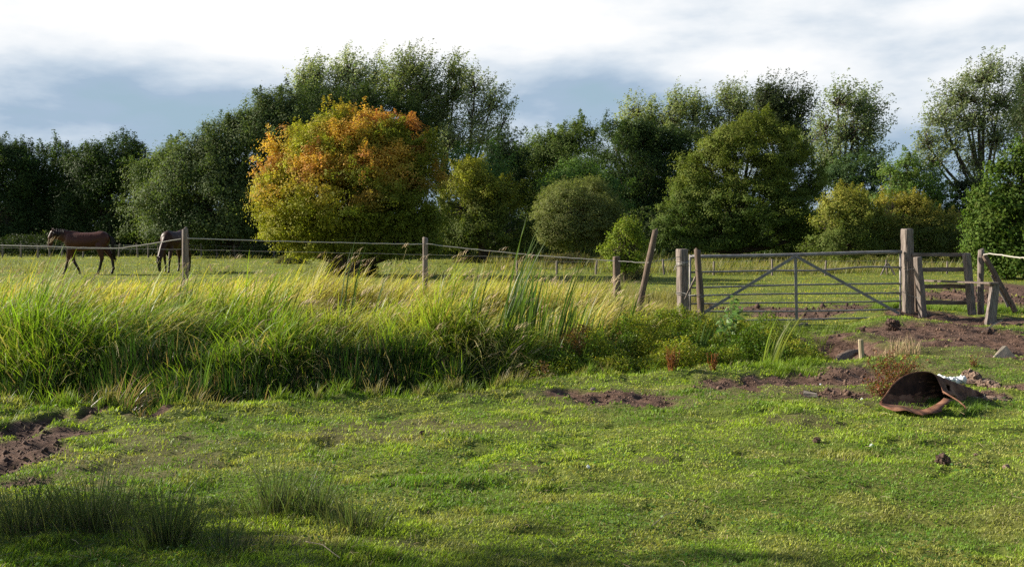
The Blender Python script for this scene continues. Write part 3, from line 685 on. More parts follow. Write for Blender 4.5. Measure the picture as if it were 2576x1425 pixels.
tree('poplar_tree', 'dark-limbed poplar between the highest one and the loose outermost one', 'tree', 81, [(1130, 175, 42, 38), (1140, 230, 45, 55), (1110, 290, 50, 60), (1130, 340, 45, 40)], [(.12, .135, .06), (.095, .115, .05)], k=1.6, tr=.3, trunk=1110, **AIR)
tree('poplar_tree', 'loose spreading poplar with sky showing through, right end of the central group', 'tree', 79, [(1195, 215, 34, 42), (1235, 255, 50, 48), (1265, 300, 32, 40), (1190, 290, 50, 55), (1215, 345, 70, 38), (1150, 355, 60, 35)], [(.13, .15, .085), (.16, .175, .10)], k=1.0, tr=.26, trunk=1150, **AIR)
tree('hawthorn_tree', 'big rounded tree in orange, rust and yellow-green autumn leaf', 'tree', 33, [(850, 325, 85, 52), (930, 330, 100, 52), (1030, 350, 62, 55), (745, 370, 72, 52), (820, 400, 110, 90), (960, 410, 120, 95), (1065, 410, 48, 75), (710, 440, 60, 60), (880, 480, 170, 100), (1050, 490, 75, 85), (710, 520, 55, 60), (770, 560, 90, 60), (900, 570, 150, 62), (1030, 575, 85, 50), (660, 460, 30, 22), (720, 590, 60, 40), (800, 605, 80, 30), (960, 610, 110, 28), (1050, 600, 60, 34)], GG, leaf=(.105, .06), clump=.27, tr=.22, k=5.6, colf=orange_cols, trunk=885, ragged=.34, per=60, ls=1.0, vs=6, flatc=.45, droop=.3)
tree('tree', 'olive and yellow tinged tree tucked against the right side of the orange tree', 'tree', 45, [(1185, 450, 62, 42), (1170, 510, 70, 60), (1240, 510, 62, 62), (1280, 560, 48, 55), (1200, 580, 105, 42)], OL, leaf=(.13, .07), clump=.36, tr=.2, k=4.6, colf=two((.055, .070, .016), (.14, .14, .022), 1.8, 4.0))
tree('tree', 'soft green treetop showing behind the olive tree', 'tree', 57, [(1150, 395, 52, 30), (1215, 415, 62, 36), (1160, 440, 80, 40)], [(.07, .115, .035), (.055, .095, .025)], tr=.22, k=3.4, **FAR)
tree('tree', 'small blackish domed tree below the loose poplar', 'tree', 63, [(1270, 375, 52, 42), (1260, 430, 60, 60), (1250, 520, 60, 70)], [(.022, .036, .014)], tr=.25, k=3.8, **FAR)
tree('tree', 'mid-green tree with a pointed top in the middle of the dark belt', 'tree', 66, [(1455, 345, 48, 42), (1380, 375, 70, 42), (1430, 410, 90, 60), (1350, 450, 90, 70), (1400, 530, 100, 70)], MG, tr=.3, k=4, ragged=.2, **FAR)
tree('tree', 'wide dark green tree filling the belt between poplars and the round willow', 'tree', 62, [(1545, 350, 55, 42), (1610, 360, 60, 50), (1690, 375, 70, 50), (1560, 430, 100, 80), (1660, 460, 110, 100), (1600, 560, 100, 70), (1700, 560, 60, 60)], DK, tr=.35, k=4.2, ragged=.17, **FAR)
tree('tree', 'lighter green low treetop just above the round willow', 'tree', 57, [(1450, 430, 58, 30), (1430, 470, 70, 50), (1530, 500, 50, 50)], [(.075, .12, .03), (.06, .10, .025)], tr=.2, k=3.6, **FAR)
tree('willow_bush', 'neat round grey-olive willow bush like a ball', 'bush', 47, [(1456, 530, 108, 82), (1456, 565, 102, 55)], [(.12, .13, .048), (.10, .115, .04)], leaf=(.14, .04), clump=.24, tr=.14, k=5, crown='foliage', stem='stem', ragged=.045, up=.9, per=24)
tree('small_shrub', 'small bright yellow-green shrub left of the leaning post', 'shrub', 29, [(1570, 582, 40, 30), (1560, 615, 42, 30), (1595, 620, 36, 30), (1570, 650, 34, 24)], [(.12, .145, .02), (.09, .12, .018)], leaf=(.085, .05), clump=.16, tr=.05, k=3.2, crown='foliage', stem='stem', ragged=.2, per=16, tw=.008)
WG = 'pale willows on the right skyline'
AW = dict(AIR); AW.update(group=WG)
tree('willow_tree', 'pale wispy willow at the left end of the right skyline group', 'tree', 84, [(1600, 275, 42, 30), (1580, 315, 36, 34), (1640, 300, 34, 42), (1610, 340, 60, 30)], [(.19, .21, .11), (.15, .17, .08)], k=1.4, tr=.28, **AW)
tree('willow_tree', 'pale leafy willow with a domed top, second on the right skyline', 'tree', 83, [(1710, 262, 42, 34), (1690, 305, 50, 45), (1745, 290, 34, 45), (1740, 335, 60, 32)], [(.17, .19, .09), (.13, .15, .065)], k=1.6, tr=.28, **AW)
tree('willow_tree', 'grey-green willow with a spiky top, third on the right skyline', 'tree', 83, [(1835, 248, 42, 34), (1805, 285, 38, 48), (1860, 290, 42, 45), (1820, 340, 60, 35)], [(.14, .16, .085), (.11, .13, .06)], k=1.9, tr=.28, **AW)
tree('willow_tree', 'darkest and densest skyline tree, right above the big olive tree', 'tree', 80, [(1920, 250, 34, 38), (1980, 248, 52, 42), (2005, 300, 44, 60), (1940, 310, 60, 60), (2000, 370, 44, 50)], [(.038, .05, .026), (.05, .062, .03)], k=2.8, tr=.3, **AW)
tree('willow_tree', 'loose green willow with a ragged arm reaching right toward the sky gap', 'tree', 68, [(2105, 250, 46, 34), (2165, 262, 48, 36), (2075, 310, 40, 55), (2130, 330, 60, 52), (2185, 320, 36, 48), (2100, 400, 52, 60), (2195, 372, 42, 16), (2160, 385, 42, 30)], [(.10, .125, .06), (.12, .14, .075)], k=1.5, tr=.26, trunk=2110, **AW)
tree('tree', 'huge spreading olive-green tree standing behind the left half of the gate', 'tree', 45, [(1890, 325, 68, 38), (1850, 360, 80, 50), (1940, 370, 78, 58), (1790, 420, 70, 48), (1990, 440, 70, 70), (1880, 440, 110, 70), (1760, 490, 70, 50), (1900, 520, 130, 60), (2020, 520, 60, 70), (1720, 545, 66, 42), (1700, 590, 48, 32), (1800, 580, 80, 42), (1950, 590, 100, 36), (2050, 560, 40, 50)], OL, leaf=(.12, .06), clump=.36, tr=.2, k=4.4, trunk=1850, colf=two((.052, .078, .019), (.088, .104, .021), 1.0, 5.0), ragged=.24, flatc=.5)
tree('poplar_tree', 'tall windblown poplar with bare limbs showing, near the right edge', 'tree', 56, [(2480, 190, 62, 40), (2420, 235, 62, 42), (2510, 250, 48, 50), (2370, 290, 50, 40), (2440, 300, 70, 45), (2330, 345, 38, 38), (2510, 340, 44, 52), (2400, 360, 60, 35), (2350, 395, 40, 30), (2450, 400, 50, 30)], [(.125, .145, .08), (.10, .12, .06)], k=1.35, tr=.24, trunk=2490, leaf=(.19, .09), clump=.55, airy=1, wind=.5, up=.3, ragged=.2, per=34, tw=.022)
tree('poplar_tree', 'dark poplar cut off by the right edge of the view', 'tree', 60, [(2590, 200, 40, 60), (2575, 290, 40, 60), (2620, 320, 60, 80)], [(.055, .07, .035)], k=2, tr=.25, leaf=(.19, .09), clump=.55, airy=1, wind=.5, up=.3, ragged=.2, per=34, tw=.022)
tree('bush', 'yellow-tipped bush right of the big olive tree with a rounded peak', 'bush', 41, [(2125, 515, 52, 45), (2085, 560, 46, 50), (2160, 555, 52, 52), (2110, 605, 80, 40)], OL, leaf=(.11, .055), clump=.3, tr=.12, k=4.4, crown='foliage', stem='stem', colf=two((.07, .09, .022), (.16, .155, .03), 1.3, 2.9))
tree('bush', 'wide yellowish bush directly behind the tall gate post', 'bush', 42, [(2240, 525, 58, 40), (2300, 530, 52, 42), (2340, 575, 46, 52), (2260, 590, 110, 50)], OL, leaf=(.11, .055), clump=.3, tr=.12, k=4.4, crown='foliage', stem='stem', colf=two((.06, .075, .02), (.17, .15, .03), 1.2, 2.7))
tree('tree', 'green broadleaf tree rising behind the yellow bushes in the sky gap', 'tree', 52, [(2285, 415, 34, 32), (2240, 445, 52, 34), (2320, 455, 48, 38), (2270, 490, 90, 45), (2350, 500, 40, 40)], [(.075, .115, .03), (.095, .13, .035)], leaf=(.16, .09), clump=.45, tr=.2, k=2.8, ragged=.25)
tree('tree', 'shaded dark green tree between the ragged willow and the yellow-tipped bush', 'tree', 55, [(2150, 430, 70, 40), (2110, 470, 60, 50), (2190, 470, 50, 50), (2210, 415, 30, 22)], [(.04, .065, .025)], leaf=(.16, .09), clump=.45, tr=.2, k=3.2)
tree('bush', 'blackish bush at the foot of the windblown poplar', 'bush', 52, [(2440, 470, 44, 40), (2470, 440, 36, 34), (2430, 530, 60, 55)], [(.025, .035, .02)], leaf=(.16, .09), clump=.45, tr=.15, k=3.4, crown='foliage', stem='stem')
tree('bush', 'low tawny bush between the yellow bushes and the bright right-hand bush', 'bush', 43, [(2400, 575, 46, 38), (2380, 610, 60, 36), (2430, 605, 44, 36)], OL, leaf=(.11, .05), clump=.3, tr=.1, k=4, crown='foliage', stem='stem', colf=two((.08, .085, .025), (.20, .17, .05), 1.0, 1.9))
tree('hazel_bush', 'large bright green broad-leaved bush filling the right edge', 'bush', 31, [(2585, 395, 40, 45), (2545, 440, 50, 45), (2590, 480, 70, 70), (2500, 500, 44, 44), (2500, 560, 55, 50), (2475, 595, 40, 30), (2610, 580, 90, 70), (2560, 615, 90, 40), (2560, 650, 90, 38), (2500, 640, 50, 34)], [(.042, .070, .013), (.060, .088, .016)], leaf=(.13, .08), clump=.3, tr=.14, k=4.4, crown='foliage', stem='stem', per=50, ragged=.26)
# trees standing outside the view on the sun side; they shade the left wood and the lower left of the lawn
for (x_, y_, h_, r_, t_) in ((-43, 65, 11, 3.6, 'large dark tree of the left wood just outside the view'), (-52, 70, 12, 4.2, 'far dark tree of the left wood outside the view')):
    tree('tree', t_, 'tree', y_, [], DK, leaf=(.3, .18), clump=.9, tr=.35, k=3, group=LW, world=[(x_, y_, h_*.72, r_, r_, h_*.28), (x_+1.5, y_, h_*.42, r_*1.1, r_, h_*.3), (x_-1.5, y_+1, h_*.4, r_, r_, h_*.3)])
tree('birch_tree', 'birch beside the photographer, out of view, shading the lower left lawn', 'tree', 7, [], MG, leaf=(.09, .06), clump=.3, tr=.1, k=1.5, airy=.5, world=[(-10.9, 7.15, 4.0, 1.1, .7, .35), (-9.6, 6.8, 4.0, 1.0, .55, .3), (-8.3, 6.6, 4.0, .8, .38, .22), (-12.0, 7.4, 4.1, .8, .7, .35)])

# shrubby undergrowth at the foot of the wood and the far wood closing the horizon
def band(name, label, n, u0, u1, Y0, Y1, topf, leaf, cols, am=.2):
    u = rng.uniform(u0, u1, n); y = rng.uniform(Y0, Y1, n); x = (u-CU)/F*y
    tp = np.array([1.0])*topf(u, y); zz = hgt(x, y)+tp*(rng.random(n)**.8)*(.55+.8*fbm(x/2.2, y/2.2, 3, 301))
    ci = (fbm(x/1.7, zz/1.2, 3, 311)*len(cols)*.999).astype(int).clip(0, len(cols)-1)
    V, Fq, C = leaves(np.stack([x, y, zz], 1), np.array([-.1, -.4, .6])+rng.normal(size=(n, 3))*.6, leaf[0]*rng.uniform(.6, 1.3, n), leaf[1]*rng.uniform(.6, 1.3, n), vary(np.array(cols)[ci], n, am, .08))
    tag(mesh_np(name, V, Fq, M_leaf, None, C), label, 'undergrowth', kind='stuff')
band('wood_undergrowth', 'tangled dark undergrowth at the foot of the left wood', 60000, -350, 1150, 55, 60, lambda u, y: .9+.4*np.sin(u/70), (.13, .07), DK+DK+MG)
band('belt_undergrowth', 'low dark scrub under the tree belt on the right', 60000, 1050, 2750, 50, 62, lambda u, y: 2.0+.5*np.sin(u/60), (.16, .09), DK+DK+MG)
band('distant_wood', 'distant dark wood closing the horizon behind the trees', 70000, -700, 3300, 90, 110, lambda u, y: 3.6+.9*np.sin(u/90)-1.6*(np.abs(u-2410) < 45)+4.5*sstep(1120, 1250, u)*sstep(1800, 1700, u), (.42, .28), DK)

# low brambles and dead bushes in the paddock
def low_bush(u, v, ru, rv, label, cols, n=2600, leaf=(.07, .035), name='bramble_bush', stems=60):
    c = G(u, v); c.z = hz(c.x, c.y); rx = ru/F*c.y; rz = rv/F*c.y*1.6
    root = thing(name, c, label, 'bush'); d = nrm(rng.normal(size=(n, 3))); d[:, 2] = np.abs(d[:, 2]); r = rng.uniform(.45, 1, n)**.6
    lump_ = 1+.5*(vn(d[:, 0]*3+u, d[:, 1]*3+d[:, 2]*2, 3)-.5)
    pos = np.array(c)+d*np.array([rx, rx*.8, rz])*(r*lump_)[:, None]
    ci = rng.choice(len(cols), n)
    V, Fq, C = leaves(pos, d*.5+np.array([0, 0, .5])+rng.normal(size=(n, 3))*.5, leaf[0]*rng.uniform(.6, 1.3, n), leaf[1]*rng.uniform(.6, 1.3, n), vary(np.array(cols)[ci], n, .2, .08))
    mesh_np('foliage', V, Fq, M_leaf, root, C)
    a = rng.uniform(0, 6.28, stems); A = np.array(c)+np.stack([np.cos(a)*rx*.15, np.sin(a)*rx*.15, np.zeros(stems)], 1); k_ = rng.choice(n, stems)
    V, Fq = twigs(A, pos[k_], .008, .003); mesh_np('stems', V, Fq, M_bark, root, None)
    return root
low_bush(885, 690, 62, 42, 'dark leafy bramble bush around the trunk of the orange tree', DK+[(.10, .10, .03)], 9000, (.075, .045))
low_bush(730, 664, 38, 14, 'low grey-brown bush left of the orange tree', [(.15, .13, .07), (.11, .12, .04)], 2600)
low_bush(1180, 660, 40, 12, 'low brownish bush in the paddock right of the second rope post', [(.17, .12, .07), (.12, .13, .04)], 2200)
low_bush(1430, 672, 70, 24, 'dark dome of brambles below the round willow', [(.10, .10, .045), (.07, .085, .03), (.15, .11, .06)], 6000)
low_bush(1340, 660, 42, 14, 'reddish-brown low bush behind the tall reed leaves', [(.16, .11, .07), (.11, .12, .04)], 2200)
low_bush(1600, 700, 40, 22, 'straw-coloured dead bush between third post and leaning post', [(.20, .17, .08), (.13, .15, .04)], 2600, (.05, .02))

# ================================================================ strap-leaved cattails
def cattail(u, v, n, hmax, spread, label, wind=.35, z0=None, Yb=None, name='cattail_clump', w=.025, cols=((.05, .085, .02), (.125, .20, .045)), th=.42):
    c = G(u, v) if Yb is None else Vector(((u-CU)/F*Yb, Yb, 0)); c.z = hz(c.x, c.y)
    root = thing(name, c, label, 'reeds', None)
    a = rng.uniform(0, 6.28, n); q = np.abs(rng.normal(size=n))*spread; x = c.x+np.cos(a)*q; y = c.y+np.sin(a)*q*.6
    n = int(n*2.0*(1.1 if 1150 < u < 1500 else .8)); a = rng.uniform(0, 6.28, n); q = np.abs(rng.normal(size=n))*spread; x = c.x+np.cos(a)*q; y = c.y+np.sin(a)*q*.6; hh = hmax*1.03*rng.uniform(.55, 1.0, n); azl = rng.normal(.0, .55, n)
    V, Fq, C = blades(np.stack([x, y, hgt(x, y)-.03], 1), hh, w*rng.uniform(.8, 1.25, n), azl, rng.uniform(.0, wind*.6, n), rng.uniform(.15, th, n)+wind*.6, 8, vary(cols[0], n, .15, .05), vary(cols[1], n, .15, .06), roll=rng.normal(0, .7, n), tip=.03, basew=.8)
    bent = rng.random(n) < .0
    mesh_np('leaves', V, Fq, M_reed, root, C)
    return root
CT = 'clumps of cattail leaves rising over the tall grass'
for (u, Yb, n, h, s, lb) in (
    (1262, 11.9, 10, 1.95, .07, 'tall cattail clump with its longest leaf leaning right, centre of the ditch'),
    (1235, 11.6, 6, 1.45, .08, 'slanting cattail leaves at the right shoulder of the dark hollow'),
    (1385, 12.1, 11, 1.95, .10, 'tallest cattail clump, tips against the round willow'),
    (1330, 12.4, 8, 1.55, .12, 'medium cattail leaves between the two tallest clumps'),
    (1085, 12.6, 7, 1.15, .16, 'low cattail leaves sprinkled in the grass near the post right of the autumn tree'),
    (1135, 12.2, 9, 1.25, .16, 'slanting cattail leaves left of the central stand'),
    (1350, 12.2, 12, 1.5, .2, 'loose wide cattail leaves in the thick of the central stand'),
    (1465, 12.3, 12, 1.25, .2, 'loose cattail leaves at the right end of the central stand'),
    (1530, 12.8, 9, 1.0, .18, 'low cattail leaves in front of the squared dark post'),
    (1295, 12.6, 10, 1.35, .12, 'cattail leaves of middling height filling the gap right of the leaning clump'),
    (1420, 12.5, 10, 1.30, .13, 'cattail leaves of middling height on the right flank of the tallest clump'),
    (1440, 11.9, 10, 1.05, .14, 'short dense cattail leaves left of the third post'),
    (1490, 12.6, 8, 1.0, .14, 'short cattail leaves in front of the brown grass by the third post'),
    (1180, 12.0, 7, 1.25, .14, 'cattail leaves just left of the tallest ones, half sunk in grass'),
    (1375, 11.5, 12, .95, .16, 'low cattail fan above the reddish weeds'),
    (872, 13.2, 3, 1.7, .09, 'upright cattail leaves in front of the orange tree'),
    (925, 13.0, 3, 1.35, .07, 'slanting cattail leaves right of those before the orange tree'),
    (440, 12.8, 5, 1.35, .14, 'thin leaning cattail leaves below the second horse'),
    (155, 12.2, 3, 1.0, .06, 'two upright cattail leaves at the far left of the grass'),
    (500, 9.7, 5, 1.15, .05, 'bright cattail leaf stand at the near ditch edge, left half'),
    (75, 10.0, 9, .85, .18, 'broad dark cattail leaves in the left corner of the ditch'),
    (1580, 13.2, 7, 1.05, .06, 'upright fan of cattail leaves between third post and leaning post'),
    (1755, 12.7, 9, 1.1, .10, 'cattail fan in front of the gate, left of the leafy willowherb'),
    (1790, 12.9, 7, 1.05, .06, 'narrow upright cattail leaves touching the leafy willowherb'),
    (1690, 12.6, 2, .75, .03, 'lone thin cattail blade left of the gate')):
    cattail(u, None, n, h, s, lb, Yb=Yb, wind=.30 if u in (1262, 1235, 1385, 925, 440) else .14)
cattail(1935, None, 12, .95, .07, 'reed clump with long leaves slanting right below the gate', Yb=11.95, wind=.55, name='reed_clump', cols=((.14, .17, .04), (.28, .32, .10)))
# brown withered cattail stands
for (u, Yb, n, h, s, lb) in ((290, 9.42, 60, .9, .14, 'pinkish-brown withered reed heap at the left ditch edge'), (470, 9.42, 40, .8, .13, 'smaller withered reed heap beside the bright leaf stand'), (660, 10.1, 5, .7, .04, 'few brown dead reed stems in the shaded ditch'), (150, 9.4, 34, .75, .18, 'withered brown leaves in the left corner of the ditch')):
    cattail(u, None, n, h, s, lb, Yb=Yb, wind=.2, name='dead_reed_clump', w=.018, cols=((.14, .10, .075), (.27, .20, .15)), th=2.2)
# dead straw stubble round the cut stump
c = on(2225, 893); n = 420; x = c.x+rng.uniform(-.42, .5, n); y = c.y+rng.uniform(-.1, .35, n)
V, Fq, C = blades(np.stack([x, y, hgt(x, y)-.01], 1), rng.uniform(.10, .26, n), .007, rng.uniform(0, 6.28, n), rng.uniform(0, .25, n), rng.uniform(.1, .8, n), 3, vary((.30, .21, .11), n, .15, .05), vary((.52, .40, .24), n, .15, .05))
tag(mesh_np('straw_stubble', V, Fq, M_straw, None, C), 'tan dead grass stalks beside the short wooden stump', 'grass', kind='stuff')

# rushes in the foreground
def rush(u, v, n, h, spread, label, col=((.04, .055, .02), (.12, .155, .065))):
    n = int(n*.9); h = h*1.02
    c = on(u, v); root = thing('rush_tussock', c, label, 'rushes', 'rush tussocks on the near lawn')
    a = rng.uniform(0, 6.28, n); q = np.abs(rng.normal(size=n))*spread*.55; x = c.x+np.cos(a)*q; y = c.y+np.sin(a)*q
    V, Fq, C = blades(np.stack([x, y, hgt(x, y)-.01], 1), h*rng.uniform(.35, 1.05, n), .0044*rng.uniform(.7, 1.4, n), a+rng.normal(0, .4, n), rng.uniform(0, .55, n), rng.uniform(.25, 1.0, n), 4, vary(col[0], n, .2, .08), vary(col[1], n, .3, .1), tip=.15)
    mesh_np('stems', V, Fq, M_grass, root, C)
    m_ = n//3; a = rng.uniform(0, 6.28, m_); q = np.abs(rng.normal(size=m_))*spread*.3; x = c.x+np.cos(a)*q; y = c.y+np.sin(a)*q
    V, Fq, C = blades(np.stack([x, y, hgt(x, y)-.01], 1), h*rng.uniform(.15, .5, m_), .004, a, rng.uniform(0, .6, m_), rng.uniform(.6, 1.9, m_), 3, vary((.16, .12, .07), m_, .2, .05), vary((.30, .24, .14), m_, .25, .06))
    mesh_np('dead_stems', V, Fq, M_straw, root, C)
rush(235, 1325, 420, .42, .36, 'broad rush tussock low in the left corner')
rush(60, 1345, 320, .34, .34, 'rush tussock cut by the left edge')
rush(420, 1370, 330, .40, .25, 'spiky rush tussock between the corner ones and the central pair')
rush(690, 1290, 330, .36, .24, 'dark rush tussock left of the central pair on the lawn')
rush(885, 1335, 300, .24, .22, 'low dark rush tussock, rightmost on the lawn')
rush(800, 1300, 160, .28, .14, 'thin rush tuft joining the central pair')
rush(560, 1400, 90, .30, .2, 'sparse rush stems at the bottom edge')
rush(330, 1005, 160, .30, .14, 'rush tuft at the muddy edge of the ditch', ((.07, .10, .03), (.16, .20, .07)))
rush(585, 988, 160, .24, .18, 'pale rush tuft leaning out of the ditch', ((.10, .11, .05), (.26, .26, .14)))
rush(60, 1010, 160, .22, .22, 'greyish rush tuft above the mud at the left edge', ((.08, .09, .05), (.20, .20, .13)))
# ================================================================ fences
def round_post(top, bot, r, label, mat=M_wood, name='fence_post', n=10, group=None, r0=None):
    top = Vector(top); bot = Vector(bot); m = MB(); pts = []; rr = []; ax = (top-bot).normalized(); k = 12
    s = ax.cross(Vector((0, 1, 0))).normalized(); ph = random.random()*6
    for i in range(k+1):
        t = i/k; pts.append(bot.lerp(top, t)+s*math.sin(t*3+ph)*r*.18); rr.append(((r0 or r)*(1-t)+r*t)*(1+.05*math.sin(t*9+ph)))
    pts.append(top+ax*.006); rr.append(r*.85)
    m.tube(pts, rr, n, jit=.03); o = m.build(name, mat, None, True); return tag(o, label, 'post', group)
RG = 'posts of the rope fence beyond the ditch'
Y1, Y2, Y3, Y4 = 15.6, 16.8, 16.6, 15.9
round_post(P(464, 576, Y1), P(470, 850, Y1), .050, 'round post beside the grazing horse, rope tied near its top', M_wood, group=RG)
round_post(P(1070, 598, Y2), P(1066, 812, Y2), .045, 'round grey-brown post right of the orange tree', M_wood, group=RG)
m = MB(); m.beam(P(1552, 796, Y3), P(1551, 645, Y3), .105, .09, Vector((1, .35, 0))); tag(m.build('fence_post', M_wood_dark), 'squared dark post with a cracked top, left of the leaning post', 'post', RG)
round_post(P(1648, 578, Y4), P(1603, 806, Y4), .046, 'tall thin post leaning to the right beside the small shrub', M_wood_dark, group=RG, r0=.055)
def cable(pts, r, sag, n=14):
    q = []
    for a, b in zip(pts[:-1], pts[1:]):
        a = Vector(a); b = Vector(b); L = (b-a).length
        for i in range(n): t = i/n; q.append(a.lerp(b, t)+Vector((random.gauss(0, .002), 0, -4*sag*L*t*(1-t)+random.gauss(0, .0025))))
    q.append(Vector(pts[-1])); m = MB(); m.tube(q, r, 5); return m
fo = -.07
cable([P(-420, 600, 15.5), P(120, 620, 15.4), P(300, 624, 15.5), P(455, 601, Y1+fo)], .0085, .004).build('rope', M_rope)
o = bpy.data.objects['rope']; tag(o, 'pale sagging rope strung in front of the walking horse', 'rope', 'strands of the rope fence')
o = cable([P(470, 599, Y1+fo), P(860, 610, 16.3), P(1066, 614, Y2+fo)], .008, .003).build('rope', M_rope); tag(o, 'pale rope running before the orange tree between two round posts', 'rope', 'strands of the rope fence')
o = cable([P(1072, 613, Y2+fo), P(1300, 638, 16.7), P(1546, 656, Y3+fo)], .008, .003).build('rope', M_rope); tag(o, 'pale rope dropping from the round post down to the squared dark post', 'rope', 'strands of the rope fence')
o = cable([P(1556, 656, Y3+fo), P(1632, 660, Y4+fo), P(1712, 645, 16.9)], .0045, .006).build('rope', M_wire); tag(o, 'thin wire from the squared dark post past the leaning post to the gate', 'wire', 'strands of the rope fence')
o = cable([P(-100, 622, 17), P(470, 627, 17), P(1068, 640, 17.3), P(1300, 646, 17.4)], .0028, .001).build('wire_strand', M_wire); tag(o, 'thin lower wire below the pale rope', 'wire')
# far fences
def far_posts(us, vt, vb, Y, r, wires, labelw, cat_label, group, mat=M_wood):
    T = []
    for i, u in enumerate(us):
        vt_ = vt(u) if callable(vt) else vt; vb_ = vb(u) if callable(vb) else vb; y = Y(u) if callable(Y) else Y
        b_ = P(u+random.uniform(-2, 2), vb_, y); b_.z = min(b_.z, hz(b_.x, y))-.03; t = P(u+random.uniform(-3, 3), vt_+random.uniform(-3, 3), y)
        k = MB(); k.tube([b_, b_.lerp(t, .5)+Vector((random.uniform(-.01, .01), 0, 0)), t], [r, r*.95, r*.9], 6, jit=.05)
        o = k.build('fence_stake', mat); tag(o, cat_label(i, u), 'stake', group); T.append(t)
    for dz in wires:
        o = cable([P(us[0]-200, 0, 1)]*0+[t+Vector((0, -.05, dz)) for t in T], .0045 if len(us) < 12 else .009, .002, 4).build('wire_strand', M_wire)
        tag(o, labelw % ('top' if dz > -.2 else 'lower'), 'wire')
us = [-60, 5, 52, 96, 125, 158, 178, 210, 300, 345, 372, 400, 505, 545, 590, 636, 690, 735, 775, 812]
words_ = ['one of the short pale stakes of the far fence behind the two horses']
far_posts(us, 613, 636, 52, .05, (-.1,), 'thin %s wire of the far paddock fence at the left', lambda i, u: words_[0], 'short stakes of the far left fence')
ur = [1300, 1400, 1500, 1580, 1670, 1795, 1944, 2078, 2232, 2384, 2545]
lab = {1670: 'short fence stake showing between the leaning post and the gate', 1795: 'thin stake seen through the left end of the gate', 1944: 'thin stake seen through the gate just left of its upright', 2078: 'thin stake seen through the right half of the gate', 2232: 'far stake propped by two slanting struts', 2384: 'far stake seen through the stile frame', 2545: 'stout far stake wound with white tape near the right edge',
       1300: 'far stake hidden among the tall cattail leaves', 1400: 'far stake beside the brambles below the round willow', 1500: 'far stake left of the squared dark post', 1580: 'far stake right of the squared dark post'}
far_posts(ur, lambda u: 654+(.0 if u < 2500 else 2), lambda u: 690 if u > 1650 else 678, 34, .038, (-.03, -.26), 'thin %s wire of the far fence seen behind the gate', lambda i, u: lab[u], 'stakes of the far fence behind the gate')
for (a, b_, lb) in (((2215, 694), (2230, 662), 'slanting strut on the left of the propped far stake'), ((2252, 692), (2234, 662), 'slanting strut on the right of the propped far stake')):
    m = MB(); m.tube([P(*a, 33.6), P(*b_, 33.8)], [.03, .028], 6, jit=.05); tag(m.build('strut', M_wood), lb, 'strut')
m = MB()
for q in range(5): m.tube([P(2545, 668+q*1.5, 34)+Vector((math.cos(t)*.048, math.sin(t)*.048, .004*math.sin(t*2+q))) for t in np.linspace(0, 6.28, 11)], .006, 4)
tag(m.build('tape', M_plastic), 'white tape wound round the stout far stake at the right', 'tape')

# ================================================================ gate
YG = 17.3
gp = thing('gate_post', P(1718, 790, 16.9), 'weathered square post at the left end of the gate, bound with wire', 'post')
m = MB(); m.beam(P(1718, 800, 16.95), P(1716, 626, 16.95), .165, .155, Vector((1, .42, 0)), jit=.006, seg=10); m.build('post', M_wood, gp)
m = MB()
for k, (v, r_) in enumerate(((655, .112), (659, .108), (663, .114), (668, .110), (737, .114), (741, .110))):
    m.tube([P(1717, v, 16.95)+Vector((math.cos(t)*r_, math.sin(t)*r_, .02*math.sin(t+k))) for t in np.linspace(0, 6.28, 15)], .004, 4)
m.tube([P(1704, 664, 16.85), P(1698, 672, 16.8), P(1695, 680, 16.8), P(1699, 668, 16.8)], .003, 4)
m.build('wire_binding', M_wire, gp)
gate = thing('field_gate', P(2000, 806, YG), 'grey tubular steel field gate with seven rails and two diagonal braces', 'gate')
RL = [(645, 634.5, .031), (684.5, 673, .0165), (722.5, 712, .016), (743.5, 735, .015), (765, 756, .015), (784.5, 778, .015), (806, 799, .016)]
U0, U1 = 1736, 2268
for k, (va, vb, r_) in enumerate(RL):
    m = MB(); pts = []
    for i in range(15):
        t = i/14; dv = (6*math.exp(-((t-.83)/.13)**2)*-.7+2.5*math.exp(-((t-.6)/.15)**2)) if k == 1 else (1.2*math.sin(t*5+k))
        pts.append(P(U0+(U1-U0)*t, va+(vb-va)*t+dv, YG))
    m.tube(pts, r_, 10, jit=.0); m.build('rail', M_metal, gate, True)
for (u, ru) in ((U0, .02), (U1-3, .018)):
    m = MB(); m.tube([P(u, 640 if u < 2000 else 632, YG), P(u, 808 if u < 2000 else 800, YG)], ru, 10); m.build('end_upright', M_metal, gate, True)
m = MB(); m.beam(P(2001, 642, YG-.035), P(2004, 806, YG-.035), .05, .01, Vector((1, 0, 0)), jit=.001, bev=.05); m.build('middle_upright', M_metal, gate)
m = MB(); m.beam(P(1999, 645, YG-.05), P(1748, 800, YG-.05), .05, .009, Vector((.5, 0, 1)), jit=.001, bev=.05); m.build('diagonal_brace', M_metal, gate)
m = MB(); m.beam(P(2004, 645, YG-.05), P(2262, 788, YG-.05), .05, .009, Vector((.5, 0, -1)), jit=.001, bev=.05); m.build('diagonal_brace', M_metal, gate)
round_post(P(1755, 628, 16.5), P(1764, 815, 16.5), .052, 'thin round post tied in front of the left end of the gate', M_wood_dark, name='fence_post', r0=.06)
m = MB(); m.beam(P(1724, 752, 16.75), P(1750, 695, 16.7), .03, .025, Vector((1, 0, .4))); tag(m.build('wooden_stick', M_wood), 'slanting stick wedged between the gate post and the thin round post', 'stick')
m = MB(); m.tube([P(1703, 737, 16.85), P(1718, 736, 16.82), P(1735, 742, 16.7), P(1748, 741, 16.45), P(1765, 741, 16.44), P(1764, 745, 16.5)], .0045, 5)
